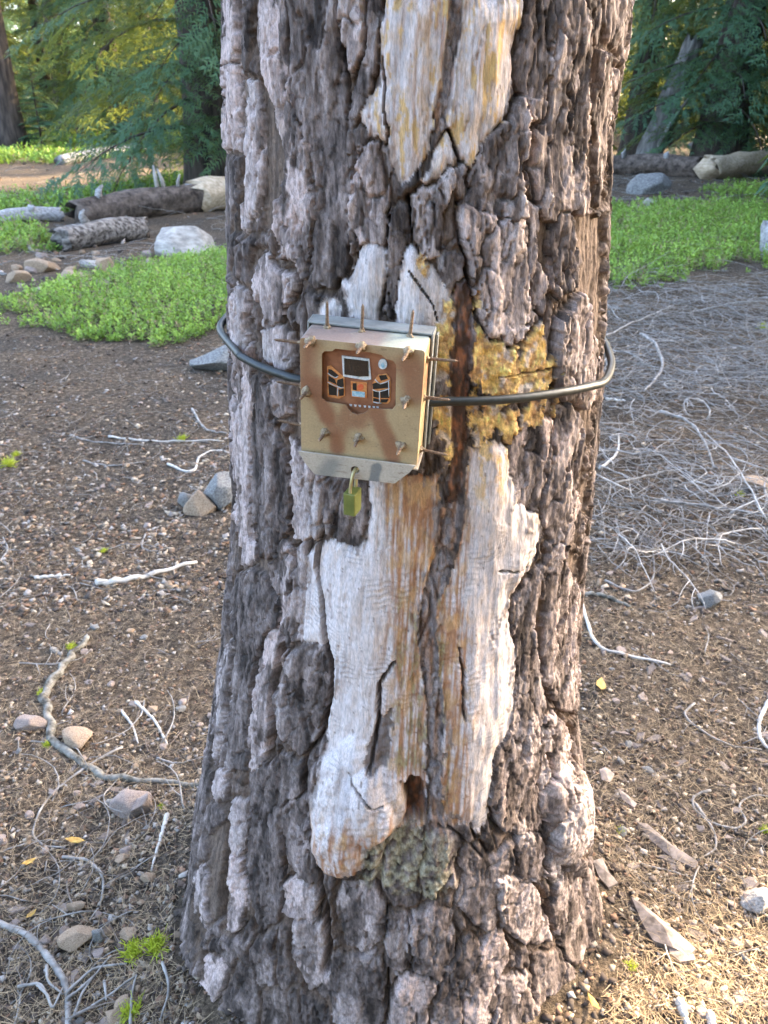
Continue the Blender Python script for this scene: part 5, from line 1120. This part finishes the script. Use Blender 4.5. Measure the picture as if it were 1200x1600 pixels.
def curl_twig(seed, L, r, sides=5, n=12, fork=True):
    rg = np.random.default_rng(seed); a = 0.0; P = [np.zeros(3)]; da = rg.normal(0, .16); 
    for i in range(n - 1):
        da += rg.normal(0, .07); da *= .93; a += da; P.append(P[-1] + np.array([math.cos(a), math.sin(a), rg.normal(0, .12)]) * L / n)
    P = np.array(P); P[:, 2] -= np.linspace(0, P[-1, 2], n); mb = MB(); mb.add(*tube(P, np.linspace(r, r * .35, n), sides))
    if fork:
        for j in range(rg.integers(1, 4)):
            i = rg.integers(2, n - 3); ang = rg.choice([-1, 1]) * rg.uniform(.4, 1.0); d = P[i + 1] - P[i]; d /= np.linalg.norm(d); c, s = math.cos(ang), math.sin(ang)
            d = np.array([d[0] * c - d[1] * s, d[0] * s + d[1] * c, rg.uniform(-.1, .35)]); l2 = L * rg.uniform(.12, .35); t = np.linspace(0, 1, 5)[:, None]
            Q = P[i] + d * t * l2 + np.array([-d[1], d[0], 0]) * (t ** 2) * l2 * rg.uniform(-.4, .4); mb.add(*tube(Q, np.linspace(r * .6, r * .25, 5), 4))
    return mb
def sample_px(n, x0, x1, y0, y1, power=1.0):
    """points spread evenly over the ground seen in a part of the picture"""
    out = []
    while len(out) < n:
        px = rng.uniform(x0, x1); py = y0 + (y1 - y0) * rng.uniform() ** power; p = gpt(px, py)
        if math.hypot(p[0] - .03, p[1] - 1.26) > .56: out.append(p)
    return np.array(out)
TW = [curl_twig(100 + i, .35 + .25 * (i % 4) / 3, .0026 + .0012 * (i % 3) / 2).mesh('dead_twig', M['twig_pale'] if i % 3 else M['twig']) for i in range(14)]
TWS = [curl_twig(200 + i, .14 + .10 * (i % 3) / 2, .0022, 4, 9, i % 2).mesh('small_twig', M['twig'] if i % 3 else M['twig_b']) for i in range(12)]
GT = 'dead twigs of the tangle right of the pine trunk'
for i, p in enumerate(sample_px(165, 925, 1260, 455, 900)):
    o = obj('dead_twig', TW[i % 14], None, (p[0], p[1], p[2] + rng.uniform(.005, .13) * min(1, p[1] / 3.5)), (rng.normal(0, .22), rng.normal(0, .22), rng.uniform(0, 6.28)), rng.uniform(.6, 1.25))
    tag(o, 'thin grey dead twig in the tangle right of the pine trunk', 'twig', GT)
GT2 = 'small twigs scattered left of the pine trunk'
for i, p in enumerate(sample_px(150, -60, 350, 545, 1600, 0.8)):
    o = obj('small_twig', TWS[i % 12], None, (p[0], p[1], p[2] + .004), (rng.normal(0, .12), rng.normal(0, .12), rng.uniform(0, 6.28)), rng.uniform(.55, 1.3))
    tag(o, 'small grey twig scattered on the soil left of the pine trunk', 'twig', GT2)
GT3 = 'small twigs scattered right of the pine trunk foot'
for i, p in enumerate(sample_px(55, 920, 1260, 900, 1600)):
    o = obj('small_twig', TWS[i % 12], None, (p[0], p[1], p[2] + .004), (rng.normal(0, .12), rng.normal(0, .12), rng.uniform(0, 6.28)), rng.uniform(.5, 1.1))
    tag(o, 'small twig in the litter right of the pine trunk foot', 'twig', GT3)
def scatter(meshlist, pts, lo, hi, flat=(1, 1), lift=0.0, tilt=.5):
    """joins scaled, turned copies of small pieces into one mesh (litter too small to pick apart)"""
    Vs, Fs, n = [], [], 0; src = []
    for me in meshlist:
        v = np.empty(len(me.vertices) * 3, np.float32); me.vertices.foreach_get('co', v); src.append((v.reshape(-1, 3), [tuple(q.vertices) for q in me.polygons]))
    return src
# tangle of finer twigs and ground litter as masses
def twig_mass(name, pts, Ls, r, label, mat, lift):
    mb = MB(); base = [curl_twig(300 + i, 1.0, .0065, 3, 8, False) for i in range(10)]
    base = [(np.vstack(b.V), b.F) for b in base]
    for i, p in enumerate(pts):
        V, F = base[i % 10]; s = rng.uniform(*Ls); a = rng.uniform(0, 6.28); c, sn = math.cos(a), math.sin(a); sl = rng.normal(0, .18)
        W = np.stack([(V[:, 0] * c - V[:, 1] * sn) * s, (V[:, 0] * sn + V[:, 1] * c) * s, V[:, 2] * s + V[:, 0] * s * sl], 1)
        mb.add(W + p + np.array([0, 0, rng.uniform(.002, lift)]), F)
    o = obj(name, mb.mesh(name, mat)); tag(o, label, 'twigs', None, 'stuff')
twig_mass('fine_twigs', sample_px(1500, 915, 1270, 440, 880), (.12, .42), .003, 'mass of fine grey twigs lying under the tangle', M['twig'], .07)
twig_mass('fine_twigs', sample_px(1100, 930, 1275, 432, 640), (.2, .6), .003, 'pale dead brush spread up to the edge of the right shrubs', M['twig'], .10)
twig_mass('fine_twigs', sample_px(520, -80, 360, 525, 800), (.06, .24), .003, 'fine grey twigs lying on the soil left of the trunk', M['twig'], .02)
twig_mass('fine_twigs', sample_px(420, -80, 360, 800, 1600), (.05, .16), .003, 'fine brown twigs in the near litter at left', M['twig_b'], .008)
twig_mass('fine_twigs', sample_px(300, 900, 1280, 880, 1600), (.05, .16), .003, 'fine brown twigs in the near litter at right', M['twig_b'], .008)
twig_mass('fine_twigs', sample_px(300, -60, 360, 255, 420), (.3, .9), .003, 'fine grey twigs strewn around the fallen log', M['twig'], .06)
twig_mass('fine_twigs', sample_px(260, 950, 1260, 262, 320), (.3, .9), .003, 'fine grey twigs strewn before the tan log', M['twig'], .06)

def needles(name, pts, label, c0, c1):
    n = len(pts); rg = np.random.default_rng(5); a = rg.uniform(0, 6.28, n); L = rg.uniform(.012, .045, n); el = rg.normal(.05, .22, n)
    e = np.stack([np.cos(a) * np.cos(el), np.sin(a) * np.cos(el), np.sin(el)], 1) * L[:, None]; s = np.stack([-np.sin(a), np.cos(a), 0 * a], 1) * rg.uniform(.0003, .0007, n)[:, None]
    b = pts + np.stack([0 * a, 0 * a, rg.uniform(.003, .010, n)], 1); m = b + e * .5 + s * rg.normal(0, 4, n)[:, None]
    Q = np.stack([b - s, b + s, m + s, m - s, m - s, m + s, b + e + s * .6, b + e - s * .6], 1).reshape(-1, 3)
    t = rg.uniform(0, 1, n)[:, None]; C = np.repeat(np.array(c0) * (1 - t) + np.array(c1) * t, 8, 0)
    o = obj(name, mesh(name, Q, np.arange(len(Q)).reshape(-1, 4), M['needle_litter'], False, C)); tag(o, label, 'needles', None, 'stuff')
M['needle_litter'] = mat_attr('needle_litter', .7, 50, (1, 1, 1), .9, 1.1, 0.0, .001)
def fast_px(n, x0, x1, y0, y1):
    px = rng.uniform(x0, x1, n); py = rng.uniform(y0, y1, n); x = (px - 600) / FPX; yy = (800 - py) / FPX
    dy = CP + yy * SP; dz = -SP + yy * CP; t = -CAMH / dz; X = x * t; Y = dy * t
    k = np.hypot(X - .03, Y - 1.26) > .50; X, Y = X[k], Y[k]; return np.stack([X, Y, gz(X, Y)], 1)
needles('needle_litter', np.vstack([fast_px(12000, -60, 370, 640, 1640), fast_px(10500, 880, 1260, 850, 1640)]), 'fallen brown pine needles covering the soil', (.09, .056, .031), (.46, .34, .20))

def chip_mesh(seed, mat):
    rg = np.random.default_rng(seed); k = rg.integers(6, 9); a = np.sort(rg.uniform(0, 6.28, k)); r = rg.uniform(.6, 1.1, k); P = [(rr * math.cos(t) * 1.5, rr * math.sin(t) * .8) for t, rr in zip(a, r)]
    V = [(x, y, -.07) for x, y in P] + [(x * .86, y * .82, .12 + rg.uniform(-.05, .08)) for x, y in P]; n = len(P)
    F = [tuple(range(n - 1, -1, -1)), tuple(range(n, 2 * n))] + [(i, (i + 1) % n, (i + 1) % n + n, i + n) for i in range(n)]
    return mesh('bark_chip', V, F, mat, False)
CH = [chip_mesh(400 + i, M['chip'] if i % 2 else M['chip_l']) for i in range(12)]
PB = [rock_mesh('pebble', 500 + i, (M['stone_t'], M['stone_p'], M['stone_t'], M['stone_p'], M['stone_g'])[i % 5], 2, .62) for i in range(10)]
def strew(name, meshes, pts, smin, smax, label, cat, group, lift):
    for i, p in enumerate(pts):
        s = smin + (smax - smin) * rng.uniform() ** 1.5
        o = obj(name, meshes[i % len(meshes)], None, (p[0], p[1], p[2] + s * lift), (rng.normal(0, .18), rng.normal(0, .18), rng.uniform(0, 6.28)), s); tag(o, label, cat, group)
strew('bark_chip', CH, sample_px(130, -60, 350, 560, 1620), .007, .022, 'flake of bark lying in the litter left of the pine trunk', 'bark', 'bark flakes left of the trunk', .1)
strew('bark_chip', CH, sample_px(160, 905, 1260, 880, 1620), .007, .024, 'flake of bark lying in the litter right of the pine trunk', 'bark', 'bark flakes right of the trunk', .1)
strew('pebble', PB, sample_px(230, -60, 350, 540, 1620), .005, .021, 'small stone lying on the soil left of the pine trunk', 'stone', 'small stones left of the trunk', .25)
strew('pebble', PB, sample_px(55, 905, 1260, 800, 1620), .005, .017, 'small stone in the litter right of the pine trunk', 'stone', 'small stones right of the trunk', .25)
strew('pebble', PB, sample_px(46, -60, 340, 385, 460), .03, .11, 'tan stone on the bare ground between the log and the left shrubs', 'stone', 'stones in front of the fallen log', .2)
def gravel(name, pts, lo, hi, mats, label, flat=.5):
    n = len(pts); rg = np.random.default_rng(n); cube = np.array([(x, y, z) for z in (-1, 1) for y in (-1, 1) for x in (-1, 1)], float) * [1, .75, flat] * .8
    V = cube[None] * rg.uniform(.45, 1.15, (n, 8, 1)) + rg.normal(0, .14, (n, 8, 3)); s = (lo + (hi - lo) * rg.uniform(0, 1, n) ** 2.2)[:, None, None]; V = V * s
    a = rg.uniform(0, 6.28, n)[:, None]; t = rg.normal(0, .35, n)[:, None]; z = V[..., 2] + V[..., 0] * t; x = V[..., 0] * np.cos(a) - V[..., 1] * np.sin(a); y = V[..., 0] * np.sin(a) + V[..., 1] * np.cos(a)
    W = np.stack([x, y, z], -1) + pts[:, None] + [0, 0, .15] * s
    F = np.array([(0, 2, 3, 1), (4, 5, 7, 6), (0, 1, 5, 4), (2, 6, 7, 3), (0, 4, 6, 2), (1, 3, 7, 5)]); F = (np.arange(n)[:, None, None] * 8 + F[None]).reshape(-1, 4)
    cols = np.array([(.28, .20, .13), (.13, .10, .08), (.40, .32, .23), (.09, .07, .055), (.065, .048, .038), (.16, .105, .07), (.11, .08, .06), (.22, .13, .08), (.33, .29, .25)])
    C = np.repeat(cols[rg.integers(0, 9, n)] * rg.uniform(.6, 1.35, (n, 1)), 8, 0)
    tag(obj(name, mesh(name, W.reshape(-1, 3), F, M['gravel'], False, C)), label, 'gravel', None, 'stuff')
M['gravel'] = mat_attr('gravel', .9, 90, (1, 1, 1), .75, 1.25, .4, .002)
gravel('gravel', np.vstack([fast_px(12000, -60, 370, 640, 1640), fast_px(10000, 890, 1260, 800, 1640)]), .0015, .010, None, 'grit and crumbs of bark on the soil', .35)
gravel('gravel', np.vstack([fast_px(6500, -60, 370, 520, 960), fast_px(2400, 915, 1260, 450, 960)]), .003, .019, None, 'coarser grit, stones and bark crumbs farther off', .28)
gravel('gravel', np.vstack([fast_px(500, -60, 360, 250, 470), fast_px(300, 950, 1260, 262, 330)]), .01, .06, None, 'loose stones and bark crumbs around the logs')

_a = rng.uniform(0, 6.28, 2600); _r = .44 + .22 * rng.uniform(0, 1, 2600) ** 1.6; _x = .03 + _r * np.sin(_a); _y = 1.26 + _r * np.cos(_a)
gravel('gravel', np.stack([_x, _y, gz(_x, _y)], 1), .003, .014, None, 'bark crumbs heaped round the foot of the pine trunk', .3)
twig_mass('fine_twigs', sample_px(90, -60, 345, 425, 520), (.12, .4), .003, 'dead stems poking out of the left green shrubs', M['twig_b'], .2)
twig_mass('fine_twigs', sample_px(90, 965, 1260, 335, 450), (.15, .5), .003, 'dead stems poking out of the right green shrubs', M['twig_b'], .2)

def lichen_tuft(px, py, wpx, label):
    p = gpt(px, py); s = wpx * mpp(p) / 2; rg = np.random.default_rng(int(px)); mb = MB()
    for i in range(110):
        d = rg.normal(size=3); d[2] = abs(d[2]) * .9; d /= np.linalg.norm(d); L = s * rg.uniform(.5, 1.1); b = rg.normal(0, .25, 3) * s * [1, 1, .2]
        Q = [b, b + d * L * .5 + rg.normal(0, .12, 3) * s, b + d * L + rg.normal(0, .2, 3) * s]; mb.add(*tube(Q, [s * .05, s * .04, s * .015], 3, False))
    o = obj('yellow_lichen', mb.mesh('yellow_lichen', M['lichen']), None, p + [0, 0, s * .2]); tag(o, label, 'lichen')
for q in ((210, 1492, 44, 'tuft of yellow-green lichen left of the trunk foot'), (245, 1482, 46, 'taller tuft of yellow-green lichen next to the trunk foot'), (205, 1585, 40, 'small yellow-green lichen at the bottom left'), (75, 1165, 16, 'yellow-green lichen hanging under the mossy branch'),
          (64, 1085, 14, 'yellow-green lichen on the bend of the mossy branch'), (112, 1012, 16, 'yellow-green lichen at the top end of the mossy branch'), (14, 728, 26, 'lime lichen scrap at the left edge'), (26, 712, 14, 'smaller lime lichen scrap beside the one at the left edge'),
          (163, 862, 12, 'lime lichen speck above the bleached stick'), (284, 688, 18, 'lime lichen speck near the level pale stick'), (985, 1512, 22, 'lime lichen scrap by the bark slab at right'), (970, 1300, 16, 'lime lichen scrap right of the trunk foot'),
          (1155, 775, 16, 'lime lichen scrap in the lower tangle'), (1192, 515, 20, 'lime lichen scrap at the right edge of the tangle'), (1195, 1298, 18, 'lime lichen scrap at the right edge'), (252, 1262, 12, 'tiny lichen scrap above the white splinter')):
    lichen_tuft(*q)
def dead_leaf(px, py, wpx, ang, label):
    p = gpt(px, py); s = wpx * mpp(p) / 2; V = [(-1, 0, .1), (-.3, .32, 0), (.4, .3, .02), (1, 0, .2), (.4, -.3, .04), (-.3, -.32, .0)]
    V = [(x * s, y * s, z * s) for x, y, z in V] + [(x * s, y * s, z * s + .0008) for x, y, z in V]
    F = [(5, 4, 3, 2, 1, 0), (6, 7, 8, 9, 10, 11)] + [(i, (i + 1) % 6, (i + 1) % 6 + 6, i + 6) for i in range(6)]
    o = obj('dead_leaf', mesh('dead_leaf', V, F, M['dead_leaf'], False), None, p + [0, 0, .012], (.2, .3, ang)); tag(o, label, 'leaf')
dead_leaf(926, 1572, 34, 1.9, 'yellow leaf standing at the right foot of the trunk'); dead_leaf(938, 1075, 46, 1.3, 'tan flake of wood right of the trunk'); dead_leaf(118, 1318, 30, .1, 'orange chip at the end of the sweeping twig')
dead_leaf(46, 1352, 24, .8, 'rusty leaf near the left edge'); dead_leaf(50, 1434, 22, 1.2, 'reddish leaf in the lower left litter')
